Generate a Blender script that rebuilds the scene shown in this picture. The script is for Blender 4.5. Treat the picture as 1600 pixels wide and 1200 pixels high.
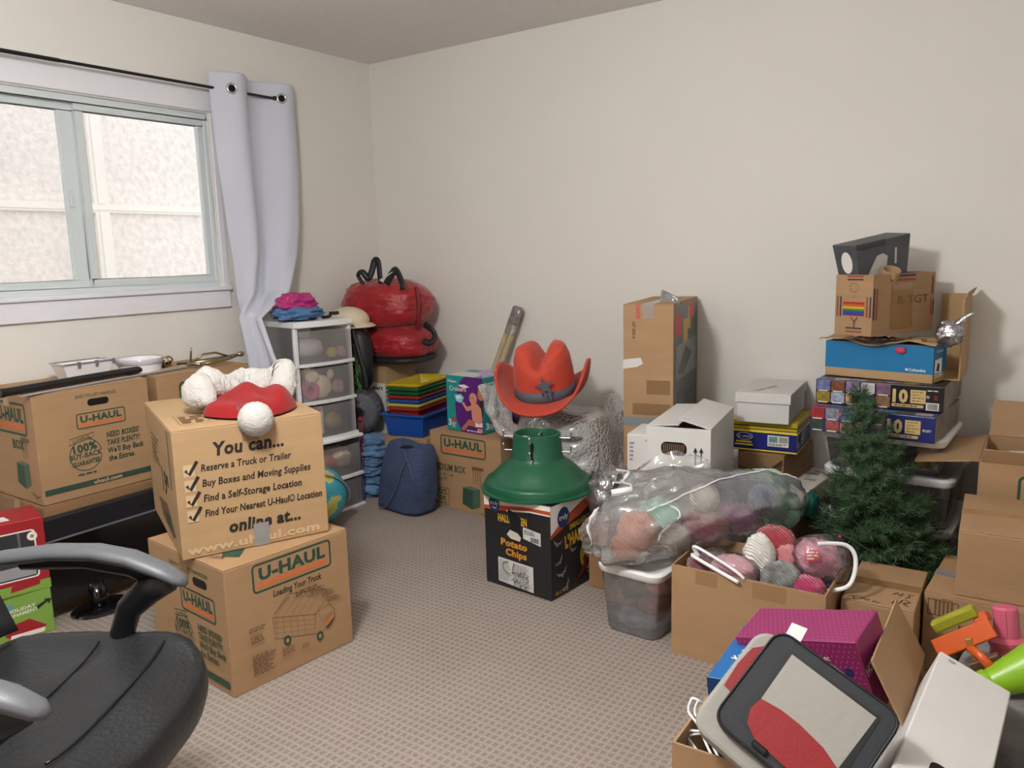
import bpy, bmesh, math, random
from mathutils import Vector, Matrix, noise
random.seed(7)
for o in list(bpy.data.objects): bpy.data.objects.remove(o, do_unlink=True)
S = bpy.context.scene
COL = S.collection
R = math.radians

# ---------------------------------------------------------------- camera
cam = bpy.data.cameras.new('camera'); camo = bpy.data.objects.new('camera', cam); COL.objects.link(camo)
cam.sensor_width = 36; cam.lens = 36 * 1238.6 / 1600; cam.clip_start = .02; cam.clip_end = 60
YAW, PITCH, ROLL = -.610285, .162531, .0267459
_f = Vector((math.sin(YAW)*math.cos(PITCH), math.cos(YAW)*math.cos(PITCH), -math.sin(PITCH)))
_r = Vector((math.cos(YAW), -math.sin(YAW), 0)); _d = _f.cross(_r)
_r2 = math.cos(ROLL)*_r + math.sin(ROLL)*_d; _d2 = -math.sin(ROLL)*_r + math.cos(ROLL)*_d
camo.matrix_world = Matrix(((_r2.x, -_d2.x, -_f.x, 0), (_r2.y, -_d2.y, -_f.y, 0), (_r2.z, -_d2.z, -_f.z, 1.30), (0, 0, 0, 1)))
S.camera = camo
# ---------------------------------------------------------------- light and exposure
W = bpy.data.worlds.new('sky'); S.world = W; W.use_nodes = True
bg = W.node_tree.nodes['Background']; bg.inputs[0].default_value = (.93, .96, 1, 1); bg.inputs[1].default_value = 1.0
LAMP_POS = (-1.25, .7, 2.44); LAMP_STRENGTH = 88.0
S.view_settings.view_transform = 'Standard'; S.view_settings.look = 'None'; S.view_settings.gamma = 1
S.view_settings.use_curve_mapping = False; S.view_settings.exposure = 1.0

# ---------------------------------------------------------------- materials
def lin(c):
    return tuple(((v/255)/12.92 if v/255 <= .04045 else ((v/255+.055)/1.055)**2.4) for v in c)
MATS = {}
def albedo(name, rgb):
    c = lin(rgb); mx = max(c)
    if name.startswith(('cardboard', 'clear_tape', 'print_', 'bulb')) or mx == 0: return c
    s = (mx-min(c))/mx; k = 1-.34*min(1, max(0, (s-.5)/.3))     # strong dyes reflect less than their sRGB swatch
    return tuple(v*k for v in c)
def mat(name, rgb, rough=.6, metal=0, var=0, vs=6, bump=0, bs=60, spec=.5, emit=0, stretch=None, alpha=1, sheen=0, coat=0, trans=0):
    if name in MATS: return MATS[name]
    m = bpy.data.materials.new(name); m.use_nodes = True; nt = m.node_tree; N = nt.nodes; L = nt.links
    b = N['Principled BSDF']; c = (*albedo(name, rgb), 1)
    b.inputs['Base Color'].default_value = c; b.inputs['Roughness'].default_value = rough
    b.inputs['Metallic'].default_value = metal; b.inputs['Specular IOR Level'].default_value = spec
    b.inputs['Alpha'].default_value = alpha
    if sheen: b.inputs['Sheen Weight'].default_value = sheen
    if coat: b.inputs['Coat Weight'].default_value = coat
    if trans: b.inputs['Transmission Weight'].default_value = trans
    if emit:
        b.inputs['Emission Color'].default_value = c; b.inputs['Emission Strength'].default_value = emit
    if var or bump:
        tc = N.new('ShaderNodeTexCoord'); mp = N.new('ShaderNodeMapping'); L.new(tc.outputs['Object'], mp.inputs[0])
        if stretch: mp.inputs['Scale'].default_value = stretch
        if var:
            n = N.new('ShaderNodeTexNoise'); n.inputs['Scale'].default_value = vs; n.inputs['Detail'].default_value = 5
            L.new(mp.outputs[0], n.inputs['Vector'])
            r = N.new('ShaderNodeValToRGB'); r.color_ramp.elements[0].position = .3; r.color_ramp.elements[1].position = .7
            r.color_ramp.elements[0].color = (*[v*(1-var) for v in c[:3]], 1); r.color_ramp.elements[1].color = (*[min(1, v*(1+var)) for v in c[:3]], 1)
            L.new(n.outputs[0], r.inputs[0]); L.new(r.outputs[0], b.inputs['Base Color'])
        if bump:
            n = N.new('ShaderNodeTexNoise'); n.inputs['Scale'].default_value = bs; n.inputs['Detail'].default_value = 4
            L.new(mp.outputs[0], n.inputs['Vector']); bp = N.new('ShaderNodeBump'); bp.inputs['Strength'].default_value = min(1, bump)
            bp.inputs['Distance'].default_value = .004 if bump <= 1 else .004*bump
            L.new(n.outputs[0], bp.inputs['Height']); L.new(bp.outputs[0], b.inputs['Normal'])
    MATS[name] = m; return m
def film(name, rgb, opacity=.25, rough=.15, gloss=.12, bump=0, bs=30):
    """thin clear or frosted plastic: mostly see-through with a milky and a shiny share"""
    if name in MATS: return MATS[name]
    m = bpy.data.materials.new(name); m.use_nodes = True; nt = m.node_tree; N = nt.nodes; L = nt.links
    N.remove(N['Principled BSDF']); out = N['Material Output']
    t = N.new('ShaderNodeBsdfTransparent'); d = N.new('ShaderNodeBsdfDiffuse'); g = N.new('ShaderNodeBsdfGlossy')
    d.inputs[0].default_value = (*lin(rgb), 1); g.inputs['Roughness'].default_value = rough
    tr = N.new('ShaderNodeBsdfTranslucent'); tr.inputs[0].default_value = (*lin(rgb), 1)
    dm = N.new('ShaderNodeMixShader'); dm.inputs[0].default_value = .4; L.new(d.outputs[0], dm.inputs[1]); L.new(tr.outputs[0], dm.inputs[2])
    a = N.new('ShaderNodeMixShader'); a.inputs[0].default_value = opacity; L.new(t.outputs[0], a.inputs[1]); L.new(dm.outputs[0], a.inputs[2])
    fr = N.new('ShaderNodeFresnel'); fr.inputs[0].default_value = 1.35
    ad = N.new('ShaderNodeMath'); ad.operation = 'MULTIPLY_ADD'; ad.inputs[1].default_value = .9; ad.inputs[2].default_value = gloss*.3; L.new(fr.outputs[0], ad.inputs[0])
    b = N.new('ShaderNodeMixShader'); L.new(ad.outputs[0], b.inputs[0]); L.new(a.outputs[0], b.inputs[1]); L.new(g.outputs[0], b.inputs[2])
    if bump:
        tc = N.new('ShaderNodeTexCoord'); n = N.new('ShaderNodeTexNoise'); n.inputs['Scale'].default_value = bs; L.new(tc.outputs['Object'], n.inputs['Vector'])
        bp = N.new('ShaderNodeBump'); bp.inputs['Strength'].default_value = bump; bp.inputs['Distance'].default_value = .01
        L.new(n.outputs[0], bp.inputs['Height']); L.new(bp.outputs[0], g.inputs['Normal']); L.new(bp.outputs[0], fr.inputs['Normal'])
    L.new(b.outputs[0], out.inputs[0]); MATS[name] = m; return m

CARD = mat('cardboard', (168, 134, 98), .75, var=.06, vs=3, bump=.12, bs=25, stretch=(1, 1, 6))
CARDL = mat('cardboard_pale', (178, 146, 106), .75, var=.06, vs=3, bump=.12, bs=25, stretch=(1, 1, 6))
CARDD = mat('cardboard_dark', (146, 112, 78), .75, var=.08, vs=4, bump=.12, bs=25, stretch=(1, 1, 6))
CARDIN = mat('cardboard_inside', (150, 118, 84), .8, var=.05)
TAPE = mat('clear_tape', (154, 120, 82), .2, coat=.4)
DUCT = mat('grey_tape', (140, 140, 142), .35, var=.08, vs=20)
PG = mat('print_green', (44, 74, 58), .7); PO = mat('print_orange', (206, 112, 62), .7); PK = mat('print_black', (38, 32, 28), .7)
PB = mat('print_brown', (112, 84, 56), .75); PW = mat('print_white', (232, 228, 222), .6); PP = mat('print_pale', (200, 172, 136), .75)
HOLE = mat('hole_dark', (14, 11, 9), 1)
WHITEP = mat('white_plastic', (236, 236, 236), .35)
WCARD = mat('white_card', (210, 208, 205), .6, var=.03, vs=5)
BLACKP = mat('black_plastic', (20, 20, 22), .35)
STEEL = mat('steel', (200, 200, 205), .25, 1)

# ---------------------------------------------------------------- objects
def tag(o, label=None, cat=None, group=None, kind=None):
    if label: o['label'] = label
    if cat: o['category'] = cat
    if group: o['group'] = group
    if kind: o['kind'] = kind
    return o
def thing(name, label, cat, loc=(0, 0, 0), rz=0, group=None, rot=None):
    o = bpy.data.objects.new(name, None); COL.objects.link(o); o.empty_display_size = .05
    o.location = loc; o.rotation_euler = rot if rot else (0, 0, rz)
    return tag(o, label, cat, group)
class MB:
    def __init__(s): s.v = []; s.f = []; s.mi = []; s.ms = []; s.M = Matrix()
    def use(s, m):
        if m not in s.ms: s.ms.append(m)
        s.cur = s.ms.index(m); return s
    def add(s, vs, fs):
        k = len(s.v); s.v += [tuple(s.M @ Vector(p)) for p in vs]
        for f in fs: s.f.append(tuple(i+k for i in f)); s.mi.append(getattr(s, 'cur', 0))
        return s
    def box(s, x0, x1, y0, y1, z0, z1):
        return s.add([(x0,y0,z0),(x1,y0,z0),(x1,y1,z0),(x0,y1,z0),(x0,y0,z1),(x1,y0,z1),(x1,y1,z1),(x0,y1,z1)],
                     [(0,3,2,1),(4,5,6,7),(0,1,5,4),(1,2,6,5),(2,3,7,6),(3,0,4,7)])
    def hexa(s, b, t):   # bottom and top quads, counter-clockwise from above
        return s.add(list(b)+list(t), [(0,3,2,1),(4,5,6,7),(0,1,5,4),(1,2,6,5),(2,3,7,6),(3,0,4,7)])
    def prism(s, poly, z0, z1):
        n = len(poly)
        return s.add([(x,y,z0) for x,y in poly]+[(x,y,z1) for x,y in poly], [tuple(range(n-1,-1,-1)), tuple(range(n,2*n))]+[(i,(i+1)%n,n+(i+1)%n,n+i) for i in range(n)])
    def grid(s, fn, nu, nv, cu=False, cv=False):
        au = nu if cu else nu+1; av = nv if cv else nv+1
        vs = [fn(i/nu, j/nv) for j in range(av) for i in range(au)]
        fs = [(j*au+i, j*au+(i+1)%au, ((j+1)%av)*au+(i+1)%au, ((j+1)%av)*au+i) for j in range(nv) for i in range(nu)]
        return s.add(vs, fs)
    def lathe(s, prof, n=24):
        s.grid(lambda u, v: (lambda r, z: (r*math.cos(2*math.pi*u), r*math.sin(2*math.pi*u), z))(*prof[min(len(prof)-1, round(v*(len(prof)-1)))]), n, len(prof)-1, cu=True)
        return s
    def sweep(s, path, a, b=None, n=8, side=None, cap=True, closed=False):
        """tube along path; a, b half sizes across, floats or lists"""
        path = [Vector(p) for p in path]; k = len(path); b = a if b is None else b
        A = a if isinstance(a, (list, tuple)) else [a]*k; B = b if isinstance(b, (list, tuple)) else [b]*k
        vs = []; pv = None
        for i, p in enumerate(path):
            t = (path[(i+1)%k]-path[i-1]) if closed else (path[min(i+1,k-1)]-path[max(i-1,0)]); t.normalize()
            if side is not None: x = Vector(side); x = x-t*x.dot(t)
            else:
                x = pv if pv is not None else (Vector((0,0,1)) if abs(t.z) < .9 else Vector((1,0,0))); x = x-t*x.dot(t)
            x.normalize(); pv = x; y = t.cross(x)
            for j in range(n):
                q = 2*math.pi*j/n; vs.append(tuple(p+x*(A[i]*math.cos(q))+y*(B[i]*math.sin(q))))
        fs = [(i*n+j, i*n+(j+1)%n, ((i+1)%k)*n+(j+1)%n, ((i+1)%k)*n+j) for i in range(k if closed else k-1) for j in range(n)]
        if cap and not closed: fs += [tuple(range(n-1,-1,-1)), tuple(range((k-1)*n, k*n))]
        return s.add(vs, fs)
    def ball(s, c, r, nu=14, nv=9, fn=None):
        r = r if isinstance(r, (list, tuple)) else (r,r,r)
        def g(u, v):
            th = 2*math.pi*u; ph = math.pi*(v-.5); d = Vector((math.cos(th)*math.cos(ph), math.sin(th)*math.cos(ph), math.sin(ph)))
            k = fn(d) if fn else 1
            return (c[0]+r[0]*d.x*k, c[1]+r[1]*d.y*k, c[2]+r[2]*d.z*k)
        return s.grid(g, nu, nv, cu=True)
    def build(s, name, m=None, parent=None, smooth=False, bevel=0, seg=1, loc=None, angle=None):
        me = bpy.data.meshes.new(name); me.from_pydata(s.v, [], s.f)
        for q in ([m] if m else s.ms): me.materials.append(q)
        if not m: me.polygons.foreach_set('material_index', s.mi)
        bm = bmesh.new(); bm.from_mesh(me)
        bmesh.ops.remove_doubles(bm, verts=bm.verts, dist=1e-6)
        if m or True: bmesh.ops.dissolve_degenerate(bm, edges=bm.edges, dist=1e-7)
        if not getattr(s, 'keep', False): bmesh.ops.recalc_face_normals(bm, faces=bm.faces)
        if bevel:
            es = [e for e in bm.edges if len(e.link_faces) == 2 and e.calc_face_angle(0) > .6]
            bmesh.ops.bevel(bm, geom=es, offset=bevel, segments=seg, profile=.5, affect='EDGES', clamp_overlap=True)
        bm.to_mesh(me); bm.free()
        if smooth: me.polygons.foreach_set('use_smooth', [True]*len(me.polygons))
        if angle: me.set_sharp_from_angle(angle=angle)
        o = bpy.data.objects.new(name, me); COL.objects.link(o)
        if parent: o.parent = parent
        if loc: o.location = loc
        return o
def link_copy(o, parent, mw=None):
    c = o.copy(); COL.objects.link(c); c.parent = parent
    if mw is not None: c.matrix_local = mw
    return c
def nz(x, y, z, s=1.0, seed=0): return noise.noise(Vector((x*s+seed*7.3, y*s-seed*3.1, z*s+seed*1.7)))

# ---------------------------------------------------------------- flat print on faces
TXT = {}
def textmesh(body, bold, shear):
    k = (body, bold, shear)
    if k not in TXT:
        c = bpy.data.curves.new('t', 'FONT'); c.body = body; c.size = 1; c.offset = bold; c.shear = shear; c.resolution_u = 2; c.space_character = 1+bold*1.6
        o = bpy.data.objects.new('t', c); me = o.to_mesh()
        vs = [(v.co.x, v.co.y) for v in me.vertices]; fs = [tuple(p.vertices) for p in me.polygons]
        o.to_mesh_clear(); bpy.data.objects.remove(o); bpy.data.curves.remove(c)
        TXT[k] = (vs, fs)
    return TXT[k]
class Face:
    """a printed face: u right, v up (metres) from its lower left corner; everything drawn becomes one flat mesh"""
    def __init__(s, parent, o, ux, uy, lift=.0006):
        s.p = parent; s.o = Vector(o); s.ux = Vector(ux).normalized(); s.uy = Vector(uy).normalized(); s.n = s.ux.cross(s.uy); s.lift = lift
        s.mb = MB(); s.mb.keep = True
    def P(s, u, v): return tuple(s.o+s.ux*u+s.uy*v+s.n*s.lift)
    def _add(s, vs, fs, m): s.mb.use(m); s.mb.add([s.P(*q) for q in vs], fs); s.lift += .00012
    def poly(s, pts, m): s._add(pts, [tuple(range(len(pts)))], m); return s
    def rect(s, u0, v0, u1, v1, m): return s.poly([(u0,v0),(u1,v0),(u1,v1),(u0,v1)], m)
    def disc(s, u, v, r, m, n=20, ry=None, rot=0):
        ry = ry or r; c, q = math.cos(rot), math.sin(rot)
        return s.poly([(u+r*math.cos(a)*c-ry*math.sin(a)*q, v+r*math.cos(a)*q+ry*math.sin(a)*c) for a in [2*math.pi*i/n for i in range(n)]], m)
    def rr(s, u0, v0, u1, v1, r, n=4):
        o = []
        for cx, cy, a0 in ((u1-r,v1-r,0),(u0+r,v1-r,90),(u0+r,v0+r,180),(u1-r,v0+r,270)):
            for i in range(n+1):
                a = R(a0+90*i/n); o.append((cx+r*math.cos(a), cy+r*math.sin(a)))
        return o
    def rrect(s, u0, v0, u1, v1, r, m): return s.poly(s.rr(u0,v0,u1,v1,r), m)
    def ring(s, a, b, m):
        n = len(a); s._add(a+b, [(i,(i+1)%n,n+(i+1)%n,n+i) for i in range(n)], m); return s
    def frame(s, u0, v0, u1, v1, r, t, m): return s.ring(s.rr(u0,v0,u1,v1,r), s.rr(u0+t,v0+t,u1-t,v1-t,max(r-t,.0005)), m)
    def circ(s, u, v, r, t, m, n=28):
        f = lambda q: [(u+q*math.cos(2*math.pi*i/n), v+q*math.sin(2*math.pi*i/n)) for i in range(n)]
        return s.ring(f(r), f(r-t), m)
    def line(s, pts, w, m, closed=False):
        pts = [Vector(p) for p in pts]; k = len(pts); L = []; Rr = []
        for i, p in enumerate(pts):
            t = (pts[(i+1)%k]-pts[i-1]) if closed else pts[min(i+1,k-1)]-pts[max(i-1,0)]
            t = t.normalized() if t.length else Vector((1,0)); q = Vector((-t.y,t.x))*w/2; L.append(tuple(p+q)); Rr.append(tuple(p-q))
        s._add(L+Rr, [(i,k+i,k+(i+1)%k,(i+1)%k) for i in range(k if closed else k-1)], m); return s
    def text(s, body, u, v, h, m, w=None, bold=.02, shear=0, align='c', rot=0):
        """u,v: baseline anchor; h cap height; w fits the width"""
        vs, fs = textmesh(body, bold, shear)
        if not vs: return s
        x0 = min(p[0] for p in vs); x1 = max(p[0] for p in vs); k = h/.70; kx = (w/(x1-x0)) if w else k*.85
        tw = (x1-x0)*kx; du = {'l': 0, 'c': -tw/2, 'r': -tw}[align]; c, q = math.cos(rot), math.sin(rot)
        s._add([(u+((x-x0)*kx+du)*c-y*k*q, v+((x-x0)*kx+du)*q+y*k*c) for x, y in vs], fs, m); return s
    def scrawl(s, u0, v0, u1, v1, rows, m, dens=.8, seed=1):
        """rows of tiny unreadable print as broken dashes"""
        rd = random.Random(seed); h = (v1-v0)/rows
        for r in range(rows):
            v = v1-h*(r+.5); u = u0; e = u1-(u1-u0)*rd.random()*.35
            vs = []; fs = []
            while u < e:
                l = (.4+rd.random())*h*1.8; k = len(vs); x = min(u+l, e); vs += [(u,v-h*.26),(x,v-h*.26),(x,v+h*.26),(u,v+h*.26)]; fs.append((k,k+1,k+2,k+3)); u += l+h*.5
            s._add(vs, fs, m)
        return s
    def build(s, name='printed_artwork'):
        return s.mb.build(name, None, s.p) if s.mb.f else None
def faceAB(root, w, d, h): return Face(root, (0,0,0), (1,0,0), (0,0,1))
def faceAD(root, w, d, h): return Face(root, (0,d,0), (0,-1,0), (0,0,1))
def faceTopAD(root, w, d, h): return Face(root, (0,d,h), (0,-1,0), (1,0,0), .0012)
def faceTopAB(root, w, d, h): return Face(root, (0,0,h), (1,0,0), (0,1,0), .0012)

# ---------------------------------------------------------------- cartons (local: x along AB, y along AD, corner A at the origin)
def carton(name, label, cat, A, th, w, d, z0, h, m=CARD, seam='x', tape=True, flaps=True, group=None, tilt=None, bev=.003, tapem=None):
    r = thing(name, label, cat, (A[0], A[1], z0), R(th), group)
    if tilt: r.rotation_euler = (Matrix.Rotation(R(th),3,'Z') @ Matrix.Rotation(R(tilt[0]),3,'X') @ Matrix.Rotation(R(tilt[1]),3,'Y')).to_euler()
    t = .004
    MB().box(0,w,0,d,0,h-(t if flaps else 0)).build('body', m, r, bevel=bev, seg=2)
    if flaps:
        g = .0015
        for k in (0, 1):
            b = MB()
            if seam == 'x': b.box(.001,w-.001,(d/2+g) if k else .001,(d-.001) if k else d/2-g,h-t+.0002,h)
            else: b.box((w/2+g) if k else .001,(w-.001) if k else w/2-g,.001,d-.001,h-t+.0002,h)
            b.build('flap', m, r, bevel=.001)
        if tape:
            b = MB()
            if seam == 'x': b.box(-.0006,w+.0006,d/2-.025,d/2+.025,h-.0002,h+.0006); b.box(-.0008,.0002,d/2-.025,d/2+.025,h-.06,h)
            else: b.box(w/2-.025,w/2+.025,-.0006,d+.0006,h-.0002,h+.0006); b.box(w/2-.025,w/2+.025,-.0008,.0002,h-.06,h)
            b.build('tape', tapem or TAPE, r)
    return r
def open_carton(name, label, cat, A, th, w, d, z0, h, m=CARD, flaps={}, group=None, tilt=None, inside=None):
    """flaps: side -> (angle from upright, positive outward, length)"""
    r = thing(name, label, cat, (A[0], A[1], z0), R(th), group)
    if tilt: r.rotation_euler = (Matrix.Rotation(R(th),3,'Z') @ Matrix.Rotation(R(tilt[0]),3,'X') @ Matrix.Rotation(R(tilt[1]),3,'Y')).to_euler()
    t = .005
    b = MB(); b.box(0,w,0,d,0,t); b.box(0,w,0,t,t,h); b.box(0,w,d-t,d,t,h); b.box(0,t,t,d-t,t,h); b.box(w-t,w,t,d-t,t,h)
    b.keep = True; b.build('body', m, r)
    fr = {'AB': ((0,0,h),(1,0,0),(0,-1,0),w), 'AD': ((0,0,h),(0,1,0),(-1,0,0),d), 'BC': ((w,0,h),(0,1,0),(1,0,0),d), 'DC': ((0,d,h),(1,0,0),(0,1,0),w)}
    for sd, fp in flaps.items():
        an, ln = fp[:2]; o, e, n, l = fr[sd]; o = Vector(o); e = Vector(e); n = Vector(n); up = Vector((0,0,1))
        if len(fp) > 2: o = o+e*fp[2]; l = l-fp[2]
        dr = up*math.cos(R(an))+n*math.sin(R(an)); q = dr.cross(e).normalized()*.002
        i = .006; c = [o+e*i+dr*.001, o+e*(l-i)+dr*.001, o+e*(l-i*2)+dr*ln, o+e*i*2+dr*ln]
        MB().hexa([p-q for p in c],[p+q for p in c]).build('flap', m, r)
    return r
def uhaul(f, u0, v0, u1, v1):
    w = u1-u0; h = v1-v0
    f.frame(u0, v0, u1, v1, h*.16, h*.07, PG)
    f.rect(u0+w*.055, v0+h*.16, u1-w*.055, v0+h*.34, PO)
    f.text('U-HAUL', (u0+u1)/2, v0+h*.42, h*.40, PG, w=w*.84, bold=.045)
def seal(f, u, v, r):
    f.circ(u, v, r, r*.05, PG); f.poly([(u-r*.95,v+r*.75),(u+r*.5,v+r*1.0),(u+r*.6,v+r*1.3),(u-r*.85,v+r*1.1)], CARD); f.line([(u-r*.95,v+r*.75),(u+r*.5,v+r*1.0),(u+r*.6,v+r*1.3),(u-r*.85,v+r*1.1)], r*.05, PG, closed=True)
    f.text('U-HAUL', u-r*.15, v+r*.93, r*.2, PG, w=r*1.1, rot=.16)
    f.text('100%', u, v+r*.22, r*.48, PG, w=r*1.45, bold=.04, rot=.08)
    f.rect(u-r*1.06, v-r*.2, u+r*1.06, v+r*.14, CARD); f.text('BUY-BACK', u, v-r*.16, r*.3, PG, w=r*2.0, bold=.04, rot=.03)
    f.text('GUARANTEE.', u, v-r*.6, r*.27, PG, w=r*1.75, bold=.04, rot=.05)
    f.scrawl(u-r*.6, v-r*1.25, u+r*.6, v-r*1.08, 1, PG)
# ================================================================ the room
XL, YB, XR, YF, ZC = -3.522, 3.629, 1.15, -1.7, 2.44
WALL = mat('wall_paint', (226, 223, 216), .85, var=.015, vs=2, bump=.08, bs=140)
CEIL = mat('ceiling_paint', (228, 225, 222), .9, var=.03, vs=30, bump=.3, bs=180)
TRIM = mat('white_trim', (228, 228, 234), .4)
VINYL = mat('window_vinyl', (208, 216, 217), .35)
def carpet():
    m = bpy.data.materials.new('carpet'); m.use_nodes = True; nt = m.node_tree; N = nt.nodes; L = nt.links; b = N['Principled BSDF']
    b.inputs['Roughness'].default_value = 1; b.inputs['Specular IOR Level'].default_value = .1
    tc = N.new('ShaderNodeTexCoord'); ns = N.new('ShaderNodeTexNoise'); ns.inputs['Scale'].default_value = 45; L.new(tc.outputs['Object'], ns.inputs['Vector'])
    mx = N.new('ShaderNodeVectorMath'); mx.operation = 'MULTIPLY_ADD'; mx.inputs[1].default_value = (.006,.006,0); L.new(ns.outputs['Color'], mx.inputs[0]); L.new(tc.outputs['Object'], mx.inputs[2])
    hs = []
    for ax, sc in (('X', 14.5), ('Y', 12.5)):
        w = N.new('ShaderNodeTexWave'); w.wave_type = 'BANDS'; w.bands_direction = ax; w.inputs['Scale'].default_value = sc; L.new(mx.outputs[0], w.inputs['Vector'])
        p = N.new('ShaderNodeMath'); p.operation = 'POWER'; p.inputs[1].default_value = 3.0; L.new(w.outputs['Fac'], p.inputs[0]); hs.append(p)
    mm = N.new('ShaderNodeMath'); mm.operation = 'MAXIMUM'; L.new(hs[0].outputs[0], mm.inputs[0]); L.new(hs[1].outputs[0], mm.inputs[1])
    fn = N.new('ShaderNodeTexNoise'); fn.inputs['Scale'].default_value = 260; fn.inputs['Detail'].default_value = 3; L.new(tc.outputs['Object'], fn.inputs['Vector'])
    big = N.new('ShaderNodeTexNoise'); big.inputs['Scale'].default_value = 2.2; L.new(tc.outputs['Object'], big.inputs['Vector'])
    a1 = N.new('ShaderNodeMath'); a1.operation = 'MULTIPLY_ADD'; a1.inputs[1].default_value = .34; L.new(mm.outputs[0], a1.inputs[0]); L.new(fn.outputs[0], a1.inputs[2])
    a2 = N.new('ShaderNodeMath'); a2.operation = 'MULTIPLY_ADD'; a2.inputs[1].default_value = .35; L.new(big.outputs[0], a2.inputs[0]); L.new(a1.outputs[0], a2.inputs[2])
    r = N.new('ShaderNodeValToRGB'); r.color_ramp.elements[0].position = .35; r.color_ramp.elements[0].color = (*lin((106,96,89)),1)
    r.color_ramp.elements[1].position = 1.15 if False else 1.0; r.color_ramp.elements[1].color = (*lin((167,155,146)),1); L.new(a2.outputs[0], r.inputs[0]); L.new(r.outputs[0], b.inputs['Base Color'])
    bp = N.new('ShaderNodeBump'); bp.inputs['Strength'].default_value = .8; bp.inputs['Distance'].default_value = .004; L.new(a1.outputs[0], bp.inputs['Height']); L.new(bp.outputs[0], b.inputs['Normal'])
    return m
def struct(name, b, m, parent=None, **k):
    o = b.build(name, m, parent, **k)
    if not parent: tag(o, kind='structure')
    return o
T = .12
struct('floor', MB().box(XL-T,XR+T,YF-T,YB+T,-.1,0), carpet())
struct('ceiling', MB().box(XL-T,XR+T,YF-T,YB+T,ZC,ZC+.1), CEIL)
struct('wall_back', MB().box(XL,XR,YB,YB+T,0,ZC), WALL)
struct('wall_right', MB().box(XR,XR+T,YF-T,YB+T,0,ZC), WALL)
struct('wall_front', MB().box(XL,XR,YF-T,YF,0,ZC), WALL)
WY0, WY1, WZ0, WZ1 = 1.06, 2.49, 1.175, 2.02     # opening in the left wall
struct('wall_left', MB().box(XL-T,XL,YF-T,WY0,0,ZC).box(XL-T,XL,WY1,YB+T,0,ZC).box(XL-T,XL,WY0,WY1,0,WZ0).box(XL-T,XL,WY0,WY1,WZ1,ZC), WALL)
for nm, b in (('baseboard_back', MB().box(XL+.013,XR,YB-.013,YB,0,.09)), ('baseboard_left', MB().box(XL,XL+.013,YF,YB,0,.09)), ('baseboard_right', MB().box(XR-.013,XR,YF,YB-.013,0,.09)), ('baseboard_front', MB().box(XL+.013,XR-.013,YF,YF+.013,0,.09))):
    struct(nm, b, TRIM, bevel=.003)
# window: casing, sill, frame, two sashes with panes
win = thing('window_1', None, None, (XL, (WY0+WY1)/2, WZ0)); win['kind'] = 'structure'
def wpart(name, b, m, par=win, **k):
    o = b.build(name, m, par, **k); o.location = (0,0,0)
    return o
def wb(x0,x1,y0,y1,z0,z1): return MB().box(x0,x1,y0-(WY0+WY1)/2,y1-(WY0+WY1)/2,z0-WZ0,z1-WZ0)
wpart('casing_top', wb(0,.018,WY0-.04,WY1+.04,2.025,2.135), TRIM, bevel=.003)
wpart('casing_side', wb(0,.012,WY1+.005,WY1+.04,WZ0,2.025), TRIM, bevel=.003)
wpart('casing_side', wb(0,.012,WY0-.04,WY0-.005,WZ0,2.025), TRIM, bevel=.003)
wpart('sill', wb(-.02,.035,WY0-.04,WY1+.04,1.158,1.178), TRIM, bevel=.004)
wpart('apron', wb(0,.02,WY0-.035,WY1+.035,1.072,1.158), TRIM, bevel=.003)
fr = MB(); X0, X1 = -.075, -.012
for a in ((WY0,WY1,WZ0,WZ0+.03),(WY0,WY1,WZ1-.03,WZ1),(WY0,WY0+.022,WZ0+.03,WZ1-.03),(WY1-.022,WY1,WZ0+.03,WZ1-.03)):
    fr.box(X0,X1,a[0]-(WY0+WY1)/2,a[1]-(WY0+WY1)/2,a[2]-WZ0,a[3]-WZ0)
wpart('frame', fr, VINYL, bevel=.004)
PANE = film('window_glass', (235, 240, 240), .02, .02, .05)
for nm, y0, y1, xa, xb in (('sash', 1.85, WY1-.02, -.042, -.018), ('sash', WY0+.02, 1.872, -.070, -.046)):
    s = MB(); z0, z1, t = WZ0+.028, WZ1-.028, .034
    tr = .034 if xa > -.05 else .085
    for a in ((y0,y1,z0,z0+t),(y0,y1,z1-t,z1),(y0,y0+t,z0+t,z1-t),(y1-tr,y1,z0+t,z1-t)): s.box(xa,xb,a[0]-(WY0+WY1)/2,a[1]-(WY0+WY1)/2,a[2]-WZ0,a[3]-WZ0)
    so = wpart(nm, s, VINYL, bevel=.003)
    wpart('pane', wb((xa+xb)/2-.003,(xa+xb)/2+.003,y0+t-.004,y1-tr+.004,z0+t-.004,z1-t+.004), PANE, so)
    if xa < -.05: wpart('latch', wb(-.046,-.034,1.80,1.815,1.55,1.62), VINYL, so, bevel=.002)
# neighbouring house wall seen through the window
STUC = mat('stucco', (222, 213, 206), .95, var=.12, vs=22, bump=2.0, bs=45)
ext = MB().box(-5.62,-5.5,-2,7.5,-.6,3.3).build('wall_outside', STUC); tag(ext, kind='structure')
ET = mat('outside_trim', (226, 220, 212), .8)
for b in (MB().box(-5.5,-5.475,-2,7.5,1.655,1.715), MB().box(-5.475,-5.468,-2,7.5,1.672,1.698), MB().box(-5.5,-5.475,2.93,3.03,-.6,1.655), MB().box(-5.5,-5.475,2.93,3.03,1.715,3.3), MB().box(-5.475,-5.468,2.955,3.005,-.6,1.655), MB().box(-5.475,-5.468,2.955,3.005,1.715,3.3)):
    b.build('trim_board', ET, ext)
struct('ground_outside', MB().box(-5.5,XL-T,-2,7.5,-.7,-.6), mat('gravel', (190,186,180), .95, var=.2, vs=40, bump=1, bs=60))
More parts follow.
